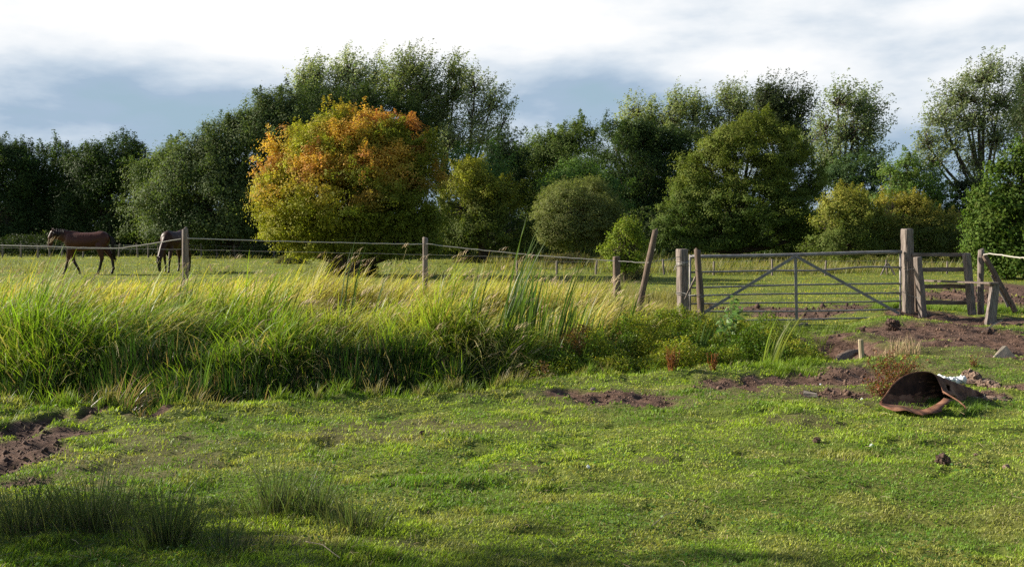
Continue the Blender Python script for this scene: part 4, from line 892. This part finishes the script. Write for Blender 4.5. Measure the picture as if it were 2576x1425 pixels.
m.tube([P(1764, 744, 16.5)+Vector((math.cos(t)*.06, math.sin(t)*.06, .01*math.sin(t))) for t in np.linspace(0, 6.28, 13)], .0045, 4)
tag(m.build('wire_tie', M_wire), 'pale wire tying the thin round post to the gate post', 'wire')
m = MB(); m.beam(P(2286, 805, 17.35), P(2281.5, 575, 17.35), .165, .16, Vector((1, .30, 0)), jit=.005, seg=12); tp_ = thing('gate_post', P(2284, 800, 17.35), 'tallest post, square and pinkish grey, between gate and stile', 'post')
m.build('post', M_wood, tp_)
m = MB(); m.tube([P(2273, 675, 17.2), P(2280, 679, 17.22), P(2296, 676, 17.24), P(2318, 668, 17.15), P(2322, 665, 17.2)], .0035, 4); m.tube([P(2269, 732, 17.2), P(2282, 740, 17.22), P(2300, 746, 17.2), P(2318, 752, 17.05)], .0035, 4); m.build('wire_tie', M_wire, tp_)

# ================================================================ stile
st = thing('wooden_stile', P(2375, 785, 17.2), 'weathered wooden stile with four rails and a step plank beside the tall post', 'stile')
def bm_(name, a, b, w, d, side, mat=M_wood, **k):
    m = MB(); m.beam(a, b, w, d, side, **k); return m.build(name, mat, st)
bm_('leg', P(2322, 798, 17.15), P(2308, 646, 17.15), .125, .10, Vector((1, .55, 0)), seg=8)
bm_('leg', P(2446, 792, 17.1), P(2431, 638, 17.2), .125, .10, Vector((1, .55, 0)), seg=8)
bm_('back_board', P(2305, 790, 17.5), P(2302, 650, 17.5), .06, .05, Vector((1, .3, 0)), M_wood_dark)
bm_('rail', P(2294, 640, 17.28), P(2440, 640.5, 17.3), .06, .05, Vector((0, 0, 1)), M_woodH)
bm_('rail', P(2318, 677.5, 17.3), P(2434, 677.5, 17.3), .07, .045, Vector((0, 0, 1)), M_woodH)
bm_('rail', P(2322, 720, 17.3), P(2438, 720, 17.3), .07, .045, Vector((0, 0, 1)), M_woodH)
bm_('rail', P(2324, 760, 17.3), P(2440, 760, 17.3), .072, .045, Vector((0, 0, 1)), M_woodH)
bm_('step_plank', P(2318, 704.5, 17.9), P(2502, 712, 16.3), .03, .20, Vector((0, 0, 1)), M_woodH)
bm_('step_support', P(2490, 826, 16.25), P(2503, 713, 16.4), .19, .07, Vector((1, .3, 0)), M_wood, w1=.14)
round_post(P(2468, 628, 17.3), P(2468, 790, 17.3), .052, 'round post with a pale worn top just right of the stile', M_wood, r0=.056)
m = MB(); m.beam(P(2555, 784, 16.9), P(2476, 642, 17.2), .07, .09, Vector((1, 0, .5)), seg=8); tag(m.build('brace_strut', M_wood_dark), 'dark slanting brace leaning on the round post right of the stile', 'brace')
m = MB(); m.beam(P(2540, 770, 17.3), P(2498, 690, 17.4), .09, .02, Vector((1, 0, .5))); tag(m.build('loose_board', M_wood), 'pale board leaning behind the dark slanting brace', 'board')
o = cable([P(2474, 640, 17.2), P(2490, 637, 17.0), P(2580, 649, 15.5), P(2700, 664, 14)], .010, .002).build('rope', M_rope); tag(o, 'pale rope leaving the post right of the stile toward the right edge', 'rope', 'strands of the rope fence')

# ================================================================ things lying about
def wood_peg(u, vt, vb, Y, r, label):
    b_ = P(u, vb, Y); t = P(u-3, vt, Y); m = MB(); m.tube([b_-Vector((0, 0, .15)), b_, t, t+Vector((.0, 0, .006))], [r, r, r*.97, r*.8], 10, jit=.04)
    return tag(m.build('wooden_stump', M_wood_pale, None, False), label, 'stump')
c = G(2168, 903); wood_peg(2168, 854, 903, c.y, .034, 'short pale wooden stump standing at the end of the ditch')
def stone(u, v, r, label, mat=M_stone, seed=1, rough=.18, name='stone', cat_='stone', sink=.3, n=9):
    c = on(u, v); m = MB(); m.lump(c+Vector((0, 0, r[2]*(1-sink))), r, n, rough, seed); return tag(m.build(name, mat, None, False), label, cat_)
c = on(2528, 905); m = MB(); a = .19
V = [c+Vector(p) for p in ((-.17, -.03, -.02), (.13, -.06, -.02), (.17, .10, -.02), (-.10, .12, -.02), (-.02, .03, .135), (.02, .015, .14), (.04, .05, .12))]
m.add(V, [(0, 1, 5, 4), (1, 2, 6, 5), (2, 3, 4, 6), (3, 0, 4), (4, 5, 6), (0, 3, 2, 1)]); tag(m.build('stone', M_stone), 'pale pointed triangular stone at the right edge of the earth', 'stone')
c = on(2037, 992); m = MB(); V = [c+Vector(p) for p in ((-.07, -.02, .0), (.06, -.05, .0), (.08, .0, .0), (-.05, .05, .0), (-.065, -.015, .035), (.055, -.04, .03), (.07, .0, .03), (-.045, .045, .05))]
m.add(V, [(0, 1, 5, 4), (1, 2, 6, 5), (2, 3, 7, 6), (3, 0, 4, 7), (4, 5, 6, 7), (3, 2, 1, 0)]); tag(m.build('stone', M_stone), 'flat tan stone slab lying left of the rusty drum', 'stone')
stone(1762+527, 0+1000, (.001, .001, .001), '') if False else None
stone(1775, 952, (.035, .03, .022), 'small rounded stone on the mud patch right of centre', seed=4)
stone(1492, 983, (.03, .02, .02), 'small stone at the top of the long mud patch', seed=5)
stone(1480, 1183, (.012, .01, .014), 'tiny white pebble on the lawn near the centre', M_plastic, seed=6, name='pebble')
stone(1470, 1190, (.018, .012, .01), 'greyish pebble beside the tiny white one', M_stone, seed=7, name='pebble') if False else None
stone(2192, 1125, (.014, .012, .014), 'small white pebble on the lawn below the rusty drum', M_plastic, seed=8, name='pebble')
stone(2168, 1005, (.012, .012, .014), 'white pebble close to the left lip of the rusty drum', M_plastic, seed=9, name='pebble')
stone(862, 1108, (.010, .01, .014), 'tiny white pebble on the left half of the lawn', M_plastic, seed=12, name='pebble')
stone(2065, 947, (.012, .01, .010), 'white chip on the soil above the flat tan slab', M_plastic, seed=13, name='pebble')
def clod(u, v, r, label, mat=M_clod_dark, seed=3):
    c = on(u, v); m = MB(); rr = random.Random(seed); m.lump(c+Vector((0, 0, r*.75)), (r, r*.85, r*.85), 12, .3, seed)
    for k in range(9): d = Vector((rr.gauss(0, 1), rr.gauss(0, 1), rr.gauss(0, .7))).normalized()*r*.7; m.lump(c+Vector((0, 0, r*.75))+d, (r*.4,)*3, 6, .3, seed+k)
    return tag(m.build('soil_clod', mat), label, 'soil clod')
clod(2372, 1178, .042, 'largest dark soil clod sitting alone on the right of the lawn')
clod(2055, 1112, .026, 'smaller flat clod on the lawn left of the largest one', seed=9)
clod(2532, 1178, .022, 'small reddish clod at the right edge of the lawn', M_clod, seed=5)
clod(2455, 1150, .014, 'tiny clod between the largest one and the right edge', M_clod, seed=6)
clod(2245, 838, .10, 'dark upright lump of earth at the crest of the bare bank', seed=21)
clod(2485, 850, .06, 'dark clump of roots on the bare earth right of the stile', seed=22)
clod(1062, 1090, .02, 'small dark clod in the middle of the lawn', seed=23)
c0 = on(2430, 950); c1 = on(2530, 985); m = MB()
for k in range(46):
    t = random.random()**.9; p = c0.lerp(c1, t)+Vector((random.gauss(0, .03), random.gauss(0, .05), 0)); p.z = hz(p.x, p.y)+.035*(1-t)+random.random()*.03*(1-t*.6); r = random.uniform(.02, .05)*(1.25-.6*t); m.lump(p, (r, r, r*.8), 7, .35, k)
m.lump(c0.lerp(c1, .3)-Vector((0, 0, .0)), (.2, .1, .03), 9, .2, 5); tag(m.build('soil_heap', M_clod), 'crumbly pinkish heap of dried earth right of the white plastic', 'soil heap')
c = on(2388, 968); m = MB()
for k in range(9): m.lump(c+Vector((-.13+.033*k, .02*math.sin(k*2), .045+.012*math.sin(k*1.7))), (.04, .035, .032+.008*math.sin(k)), 8, .3, k+40)
tag(m.build('plastic_sheet', M_plastic, None, True), 'crumpled white plastic lying behind the rusty drum', 'plastic')
# rotten board and root at the culvert
m = MB(); a = on(2092, 905); b_ = on(2160, 868); m.tube([a+Vector((0, 0, .05)), a.lerp(b_, .35)+Vector((0, 0, .09)), a.lerp(b_, .7)+Vector((0, 0, .10)), b_+Vector((0, 0, .06))], [.05, .075, .06, .03], 10, jit=.18); tag(m.build('rotten_log', M_wood_dark, None, False), 'dark rotten log lying in the end of the ditch left of the stump', 'log')
m = MB(); m.beam(on(1975, 826)+Vector((0, 0, .03)), on(2030, 822)+Vector((0, 0, .05)), .05, .06, Vector((0, 0, 1)), seg=8, jit=.012); tag(m.build('wooden_plank', M_wood), 'old grey timber lying under the bottom rail of the gate', 'timber')
m = MB(); m.tube([on(2470, 845)+Vector((0, 0, .03)), on(2500, 838)+Vector((0, 0, .05)), on(2522, 828)+Vector((0, 0, .10))], [.012, .010, .006], 6, jit=.1); tag(m.build('bleached_stick', M_stone), 'bleached pale stick on the bare earth', 'stick')
for (u, v, l, a_, lb) in ((770, 1392, .35, -.9, 'long pale straw stalk at the bottom left of the lawn'), (1180, 1335, .05, .4, 'tuft of pale dead grass low in the centre'), (500, 1030, .22, 2.6, 'broken pale reed stem at the ditch lip'), (1640, 1330, .3, .9, 'thin dry stalk low on the right lawn')):
    p = on(u, v); m = MB(); q = p+Vector((math.cos(a_)*l, math.sin(a_)*l, 0)); q.z = hz(q.x, q.y)+.04; m.tube([p+Vector((0, 0, .02)), p.lerp(q, .5)+Vector((0, 0, .035)), q], [.003, .0028, .002], 5); tag(m.build('dry_stalk', M_wood_pale), lb, 'stalk')

# ---------------------------------------------------------------- rusty drum
D = thing('rusty_drum', on(2300, 1020), 'torn, crushed rusty metal drum lying open on the grass', 'drum')
ring = [(2214, 1014, 8.75), (2228, 992, 8.85), (2247, 966, 8.95), (2270, 947, 9.05), (2300, 936, 9.12), (2330, 934, 9.15), (2350, 941, 9.15), (2362, 960, 9.1), (2372, 984, 9.0), (2376, 1000, 8.9), (2366, 1012, 8.75), (2345, 1024, 8.62), (2320, 1033, 8.55), (2290, 1030, 8.55), (2262, 1024, 8.58), (2236, 1021, 8.65)]
back = [(2446, 1012), (2448, 1004), (2450, 997), (2454, 991), (2459, 987), (2464, 986), (2469, 988), (2472, 994), (2474, 1001), (2475, 1010), (2474, 1018), (2470, 1023), (2464, 1026), (2458, 1026), (2452, 1022), (2448, 1017)]
A = [P(*r) for r in ring]; B = [P(u, v, 9.55) for u, v in back]; nr = len(A); K = 22; SUB = 3
def closed(L, t):
    n = len(L); i = int(math.floor(t)) % n; f = t-math.floor(t); p0, p1, p2, p3 = (L[(i+j) % n] for j in (-1, 0, 1, 2))
    return p1*1+(p2-p0)*.5*f+(p0*2-p1*5+p2*4-p3)*.5*f*f+(p1*3-p0-p2*3+p3)*.5*f**3
NR = nr*SUB; V = []
for k in range(K+1):
    t = k/K
    for i in range(NR):
        a = closed(A, i/SUB); b_ = closed(B, i/SUB); p = a.lerp(b_, t**.92)
        q = (math.sin(i*.9+k*.7)*math.sin(k*1.1+2)+.6*math.sin(i*2.1-k*1.3))*.009*math.sin(min(1, t*1.6)*math.pi/2)
        if 7*SUB < i < 10*SUB: q -= .035*math.sin(t*math.pi)                      # dent on the side
        c = (sum(A, Vector())/nr).lerp(sum(B, Vector())/nr, t); V.append(p+(p-c).normalized()*q)
Fs = []
for k in range(K):
    for i in range(NR):
        j = i/SUB
        if 8.2 < j < 10.6 and 0 <= k < 7 and not (9.0 < j < 9.5 and k > 4): continue            # torn side
        if 6.9 < j < 7.6 and 2 < k < 5: continue
        if 10.4 < j < 12.2 and 3 < k < 16 and random.random() < .85: continue
        if 12 < j < 15.9 and 4 < k < 11 and random.random() < .5: continue
        Fs.append((k*NR+i, k*NR+(i+1) % NR, (k+1)*NR+(i+1) % NR, (k+1)*NR+i))
Fs.append(tuple(K*NR+i for i in range(NR)))
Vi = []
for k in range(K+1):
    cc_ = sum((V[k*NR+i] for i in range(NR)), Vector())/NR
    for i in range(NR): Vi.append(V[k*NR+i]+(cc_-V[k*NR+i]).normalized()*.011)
mi = MB(); mi.add(Vi, [f for f in Fs if len(f) == 4 and f[0] < (K-2)*NR and not f[0] < NR//99]); mi.build('inner_face', noise_mat('shade_darkened_rust', [(.012, .006, .005), (.04, .017, .011), (.085, .036, .022)], 9, (1, 1, 1), .95, .7, .006), D, True)  # rust lining coloured extra dark, painting in the shade inside the drum
m = MB(); m.add(V, Fs); o = m.build('shell', M_rust, D, True); md = o.modifiers.new('t', 'SOLIDIFY'); md.thickness = .006
m = MB(); lip = [P(2204, 1024, 8.6), P(2214, 1014, 8.72), P(2222, 1004, 8.8)]
V = []
for i, j_ in enumerate(np.linspace(16.3, 9.2, 26)):
    p = closed(A, float(j_)); w_ = .115*math.sin(min(1, (i+1)/6)*1.57)*(1 if i < 20 else .75)*(1+random.uniform(-.18, .12)); V += [p+Vector((0, .01, .006)), p+Vector((-.02+.0025*i, -w_, -.012+.02*math.sin(i*.9)*.4+(.02 if i > 19 else 0)))]
m.add(V, [(2*i, 2*i+2, 2*i+3, 2*i+1) for i in range(25)]); o = m.build('bottom_lip', M_rust, D, True); md = o.modifiers.new('t', 'SOLIDIFY'); md.thickness = .004
m = MB(); m.tube([closed(A, x_) for x_ in np.linspace(0, 8.3, 44)], .0045, 6); m.build('rim', M_rust, D, True)
m = MB(); m.tube([P(2372, 984, 8.95), P(2392, 996, 8.85), P(2412, 1008, 8.8), P(2428, 1022, 8.7), P(2430, 1036, 8.65), P(2422, 1048, 8.6)], [.008, .008, .007, .007, .006, .005], 6); m.build('bent_strap', M_rust, D, True)
m = MB(); m.tube([P(2476, 992, 9.4), P(2486, 1030, 9.1), P(2500, 1046, 8.9)], [.006, .006, .004], 5); tag(m.build('dry_stalk', M_wood_pale), 'pale dry stalk propped on the end of the rusty drum', 'stalk')
m = MB(); m.lump(on(2505, 1012)+Vector((0, 0, .0)), (.13, .09, .03), 9, .3, 91); tag(m.build('soil_clod', M_clod), 'reddish flat earth lump at the right end of the rusty drum', 'soil clod')
# rust-red dock and leafy plants
def sprig(u, v, n, h, spread, label, cs, cl, name, cat_, nl=14, leaf=(.03, .016), z=None, up=.9):
    c = on(u, v); root = thing(name, c, label, cat_); a = rng.uniform(0, 6.28, n); q = np.abs(rng.normal(size=n))*spread*.35; A = np.array(c)+np.stack([np.cos(a)*q, np.sin(a)*q, np.zeros(n)-.01], 1)
    L = h*rng.uniform(.5, 1.05, n); B = A+np.stack([np.cos(a)*spread*rng.random(n), np.sin(a)*spread*rng.random(n), L*up], 1)
    V, Fq = twigs(A, B, .0035, .0018, .12); mesh_np('stems', V, Fq, M_straw, root, np.repeat(vary(cs, n, .15, .05), 12, axis=0))
    i = np.repeat(np.arange(n), nl); t = rng.uniform(.25, 1.02, len(i))[:, None]; pos = A[i]*(1-t)+B[i]*t+rng.normal(size=(len(i), 3))*h*.045
    V, Fq, C = leaves(pos, rng.normal(size=(len(i), 3))+np.array([0, 0, .5]), leaf[0]*rng.uniform(.6, 1.3, len(i)), leaf[1]*rng.uniform(.6, 1.3, len(i)), vary(np.array(cl)[rng.choice(len(cl), len(i))], len(i), .2, .07))
    mesh_np('leaves', V, Fq, M_grass, root, C); return root
RD = [(.20, .075, .035), (.28, .12, .06), (.12, .13, .03)]
sprig(2262, 962, 60, .36, .24, 'bushy rust-red dock plant behind the drum', (.18, .08, .05), RD, 'dock_plant', 'plant', 16)
sprig(2215, 990, 30, .26, .16, 'reddish dock stems left of the drum mouth', (.18, .08, .05), RD, 'dock_plant', 'plant', 12)
sprig(1688, 940, 26, .32, .07, 'narrow rust-red dock plant at the edge of the scrambling weeds', (.30, .10, .03), [(.22, .10, .04), (.16, .08, .03)], 'dock_plant', 'plant', 18, (.022, .012))
sprig(1796, 940, 14, .22, .05, 'smaller rust-red dock plant right of the narrow one', (.30, .10, .03), [(.22, .10, .04), (.16, .08, .03)], 'dock_plant', 'plant', 14, (.022, .012))
sprig(1330, 905, 34, .34, .22, 'reddish dried stems rising from the weeds below the cattails', (.18, .09, .05), [(.22, .10, .05), (.16, .10, .04)], 'dock_plant', 'plant', 12, (.024, .013))
sprig(2455, 925, 8, .16, .05, 'small brown weed by the heap of dried earth', (.2, .12, .06), RD, 'weed_plant', 'plant', 10)
sprig(1905, 845, 12, .2, .1, 'reddish weed just below the gate', (.2, .1, .06), [(.22, .08, .05), (.12, .12, .03)], 'weed_plant', 'plant', 12)
def herb(u, Yb, vt, n, label):
    c = P(u, 850, Yb); c.z = hz(c.x, c.y); top = P(u, vt, Yb).z; root = thing('willowherb_plant', c, label, 'plant')
    A = np.array(c)+rng.normal(size=(n, 3))*np.array([.09, .08, 0]); B = A+np.stack([rng.normal(0, .08, n), rng.normal(0, .06, n), (top-c.z)*rng.uniform(.65, 1.0, n)], 1)
    V, Fq = twigs(A, B, .006, .003, .05); mesh_np('stems', V, Fq, M_straw, root, np.repeat(vary((.16, .16, .06), n, .1, .03), 12, axis=0))
    nl = 30; i = np.repeat(np.arange(n), nl); t = np.tile(np.linspace(.2, 1.0, nl), n)[:, None]; a = rng.uniform(0, 6.28, len(i)); al = np.stack([np.cos(a), np.sin(a), np.full(len(i), -.15)], 1)
    L = .115*(1.15-t[:, 0]*.5)*rng.uniform(.7, 1.2, len(i)); base = A[i]*(1-t)+B[i]*t
    V, Fq, C = leaves(base+al*L[:, None]*.5, np.array([-.5, -.8, .5])+rng.normal(size=(len(i), 3))*.5, L*1.1, L*.40, vary((.13, .23, .05), len(i), .25, .06), al*3)
    mesh_np('leaves', V, Fq, M_reed, root, C)
herb(1835, 12.85, 738, 15, 'leafy green willowherb with pointed leaves in front of the gate')

# ================================================================ horses
M_horse, hn, hb, ho = new_mat('bay_coat')
hc = hn.nodes.new('ShaderNodeVertexColor'); hc.layer_name = 'Col'; hnz = hn.nodes.new('ShaderNodeTexNoise'); hnz.inputs['Scale'].default_value = 9; hnz.inputs['Detail'].default_value = 4
hm = nd(hn, 'ShaderNodeMix', data_type='RGBA', blend_type='MULTIPLY'); hm.inputs[0].default_value = .35
hn.links.new(hc.outputs[0], hm.inputs[6]); hn.links.new(hnz.outputs[0], hm.inputs[7]); hn.links.new(hm.outputs[2], hb.inputs['Base Color']); hb.inputs['Roughness'].default_value = .5; hb.inputs['Specular IOR Level'].default_value = .3
M_hair = noise_mat('horse_hair', [(.008, .006, .006), (.03, .02, .018)], 30, (1, 1, 1), .5, .2, .003)
M_eye = noise_mat('horse_eye', [(.005, .004, .004), (.01, .008, .008)], 5, (1, 1, 1), .15, 0, .001)
def ico_pts(): 
    V = []; n = 9
    for i in range(n+1):
        for k in range(2*n):
            th = math.pi*i/n; f = math.pi*k/n; V.append((math.sin(th)*math.cos(f), math.sin(th)*math.sin(f), math.cos(th)))
    return V, [(i*18+k, i*18+(k+1) % 18, (i+1)*18+(k+1) % 18, (i+1)*18+k) for i in range(9) for k in range(18)]
IV, IF = ico_pts()
def horse(loc, rot, segs, mane, tail, ears, eyes, label, scale=1.0, black=.62, forelock=None):
    m = MB()
    for (a, ra, b_, rb) in segs:
        a = Vector(a); b_ = Vector(b_); ra = Vector(ra if hasattr(ra, '__len__') else (ra,)*3); rb = Vector(rb if hasattr(rb, '__len__') else (rb,)*3); L = (b_-a).length; n = max(2, int(L/(min(min(ra), min(rb))*.35))+1); n = min(n, 26)
        for i in range(n):
            t = i/(n-1); p = a.lerp(b_, t); r = ra.lerp(rb, t); m.add([p+Vector((x*r.x, y*r.y, z_*r.z)) for x, y, z_ in IV], IF)
    for (e0, e1) in ears:
        m.tube([Vector(e0), Vector(e0).lerp(Vector(e1), .45), Vector(e1)], [.035, .032, .006], 8, flat=.6)
    root = thing('horse', loc, label, 'horse'); body = m.build('body', M_horse, None)
    md = body.modifiers.new('r', 'REMESH'); md.mode = 'VOXEL'; md.voxel_size = .017; md.use_smooth_shade = True
    ms2 = body.modifiers.new('s', 'SMOOTH'); ms2.factor = .6; ms2.iterations = 7
    dg = bpy.context.evaluated_depsgraph_get(); me = bpy.data.meshes.new_from_object(body.evaluated_get(dg)); body.modifiers.clear(); old = body.data; body.data = me; bpy.data.meshes.remove(old)
    nv = len(me.vertices); co_ = np.zeros(nv*3, np.float32); me.vertices.foreach_get('co', co_); co_ = co_.reshape(-1, 3)
    bay = np.array([.09, .027, .015])*(.5 if 'grazing' in label else 1); dk = np.array([.014, .010, .009]); t = sstep(black, black-.3, co_[:, 2])[:, None]; hv = (fbm(co_[:, 0]*3, co_[:, 2]*3, 3, 5)[:, None]-.5)*.5+1
    hx = (co_[:, 0] > .7) if forelock is None else (co_[:, 0] > forelock)
    c = bay*hv*(1-t)+dk*t; c[hx & (co_[:, 2] < 5)] = np.where(t[hx] > .5, bay*.8, bay*.85) if forelock else c[hx]
    a = me.color_attributes.new('Col', 'FLOAT_COLOR', 'POINT'); cc = np.ones((nv, 4), np.float32); cc[:, :3] = c; a.data.foreach_set('color', cc.ravel())
    for p in me.polygons: p.use_smooth = True
    body.parent = root
    def strands(name, pts0, dirs, L, r):
        k = MB()
        for p, d in zip(pts0, dirs):
            p = Vector(p); d = Vector(d).normalized(); l = L*random.uniform(.7, 1.1); k.tube([p, p+d*l*.45+Vector((0, 0, -.02)), p+d*l*.6+Vector((0, 0, -l*.5))], [r, r*.8, r*.15], 5)
        o = k.build(name, M_hair, None, True); o.parent = root; return o
    p0, p1, side = mane; P0 = []; Dd = []
    for i in range(60):
        t = i/59; q = Vector(p0).lerp(Vector(p1), t)+Vector((random.gauss(0, .012), random.gauss(0, .012), .05*math.sin(t*math.pi)+random.gauss(0, .01))); P0.append(q); Dd.append((random.gauss(0, .15), side*.55+random.gauss(0, .1), -.55))
    strands('mane', P0, Dd, .27, .016)
    k = MB()
    for i in range(34):
        q0 = Vector(tail[0])+Vector((random.gauss(0, .012),)*3); mid = Vector(tail[1])+Vector((random.gauss(0, .03), random.gauss(0, .035), 0)); e = Vector(tail[2])+Vector((random.gauss(0, .05), random.gauss(0, .05), random.uniform(-.08, .12))); k.tube([q0, q0.lerp(mid, .5)+Vector((-.03, 0, .03)), mid, e], [.014, .016, .016, .003], 5)
    o = k.build('tail', M_hair, None, True); o.parent = root
    for e in eyes:
        k = MB(); k.lump(Vector(e), (.018, .014, .018), 6, 0, 1); o = k.build('eye', M_eye, None, True); o.parent = root
    root.rotation_euler = (0, 0, rot); root.scale = (scale,)*3; return root
def leg(a, ra, b_, rb, c, rc, d, rd, h): return [(a, ra, b_, rb), (b_, rb*1.12, b_, rb*1.12), (b_, rb*.92, c, rc), (c, rc*1.3, c, rc*1.25), (c, rc, d, rd), (d, (rd*1.25, rd*1.1, rd*.8), h, (rd*1.45, rd*1.3, rd*.7))]
trunk_ = [((-.60, 0, 1.20), (.24, .25, .27), (-.25, 0, 1.15), (.2, .27, .28)), ((-.25, 0, 1.13), (.2, .29, .30), (.15, 0, 1.10), (.2, .30, .33)), ((.15, 0, 1.10), (.2, .30, .33), (.46, 0, 1.14), (.17, .24, .30)), ((-.52, 0, 1.30), (.18, .16, .18), (-.70, 0, 1.25), (.14, .14, .15)),
          ((.22, 0, 1.38), (.12, .06, .08), (.36, 0, 1.40), (.10, .07, .08)), ((.5, 0, 1.12), (.14, .19, .22), (.56, 0, 1.10), (.1, .15, .16)), ((-.60, .12, 1.10), (.18, .13, .26), (-.58, .13, .98), (.14, .10, .18)), ((-.60, -.12, 1.10), (.18, .13, .26), (-.58, -.13, .98), (.14, .10, .18))]
# first horse: side on, walking left, head low and forward
hA = trunk_+[((.46, 0, 1.24), (.18, .15, .25), (.72, 0, 1.32), (.14, .11, .20)), ((.72, 0, 1.32), (.14, .10, .195), (1.02, 0, 1.39), (.11, .085, .135)), ((1.04, 0, 1.40), (.10, .085, .11), (1.10, 0, 1.26), (.115, .085, .11)), ((1.10, 0, 1.25), (.105, .075, .10), (1.24, 0, .98), (.07, .055, .06)), ((1.24, 0, .98), (.068, .055, .058), (1.26, 0, .92), (.052, .048, .045)), ((1.02, 0, 1.30), (.06, .07, .08), (1.06, 0, 1.20), (.06, .06, .06))]
_f = lambda p: (p[0]-max(0, p[0]-.6)*.06-.08*sstep(1.3, .95, p[2])*(p[0] > 1.05), p[1], p[2])
hA = [(_f(a_), ra_, _f(b_), rb_) for a_, ra_, b_, rb_ in hA]
hA += [((.45, .13, 1.0), (.12, .08, .18), (.44, .14, .82), (.08, .065, .12)), ((.45, -.13, 1.0), (.12, .08, .18), (.44, -.14, .82), (.08, .065, .12))]
hA += leg((.44, .14, .86), .095, (.50, .14, .50), .062, (.60, .14, .18), .040, (.64, .14, .09), .036, (.66, .14, .03))
hA += leg((.44, -.14, .86), .095, (.42, -.14, .50), .062, (.26, -.13, .20), .040, (.22, -.13, .10), .036, (.22, -.13, .03))
hA += leg((-.52, .14, .98), .14, (-.60, .14, .56), .066, (-.52, .14, .20), .043, (-.47, .14, .10), .038, (-.45, .14, .03))
hA += leg((-.62, -.14, .98), .14, (-.86, -.14, .56), .066, (-.90, -.13, .20), .043, (-.86, -.13, .10), .038, (-.84, -.13, .03))
YH = 33.5; p = P(212, 600, YH); p.z = hz(p.x, p.y)
horse(p, math.pi+.12, hA, ((.42, 0, 1.46), (1.01, 0, 1.50), 1), ((-.82, 0, 1.34), (-.93, 0, 1.05), (-.97, 0, .45)), [((1.0, .05, 1.47), (1.03, .07, 1.61)), ((1.0, -.05, 1.47), (1.03, -.07, 1.61))], [(1.09, .082, 1.30), (1.09, -.082, 1.30)], 'dark bay horse standing side on, walking left with lowered head', .98, forelock=.92)
# second horse: grazing, turned towards the camera
hB = trunk_+[((.48, 0, 1.14), (.17, .14, .20), (.76, 0, .86), (.12, .10, .15)), ((.76, 0, .86), (.12, .10, .15), (.98, 0, .52), (.09, .08, .10)), ((.99, 0, .50), (.09, .08, .10), (1.02, 0, .38), (.08, .078, .09)), ((1.02, 0, .38), (.08, .07, .08), (1.00, 0, .14), (.052, .05, .05)), ((.98, 0, .14), (.05, .05, .045), (.97, 0, .10), (.045, .045, .04))]
hB += [((.45, .13, 1.0), (.12, .08, .18), (.44, .14, .82), (.08, .065, .12)), ((.45, -.13, 1.0), (.12, .08, .18), (.44, -.14, .82), (.08, .065, .12))]
for s_ in (1, -1):
    f_ = .1*s_
    hB += leg((.44, .14*s_, .86), .085, (.47+f_, .15*s_, .50), .052, (.47+f_*1.6, .15*s_, .20), .032, (.49+f_*1.6, .15*s_, .10), .036, (.51+f_*1.6, .15*s_, .03))
    hB += leg((-.56, .14*s_, .98), .125, (-.74-f_, .15*s_, .56), .058, (-.72-f_, .15*s_, .20), .036, (-.68-f_, .15*s_, .10), .038, (-.66-f_, .15*s_, .03))
p = P(437, 600, 35); p.z = hz(p.x, p.y)
horse(p, math.radians(-100), hB, ((.40, 0, 1.40), (.98, 0, .62), -1), ((-.82, 0, 1.34), (-.93, 0, 1.05), (-.95, 0, .45)), [((1.02, .05, .55), (1.12, .08, .60)), ((1.02, -.05, .55), (1.12, -.08, .60))], [(1.08, .072, .40), (1.08, -.072, .40)], 'dark horse grazing head down, half hidden by the round post', 1.0, forelock=None)
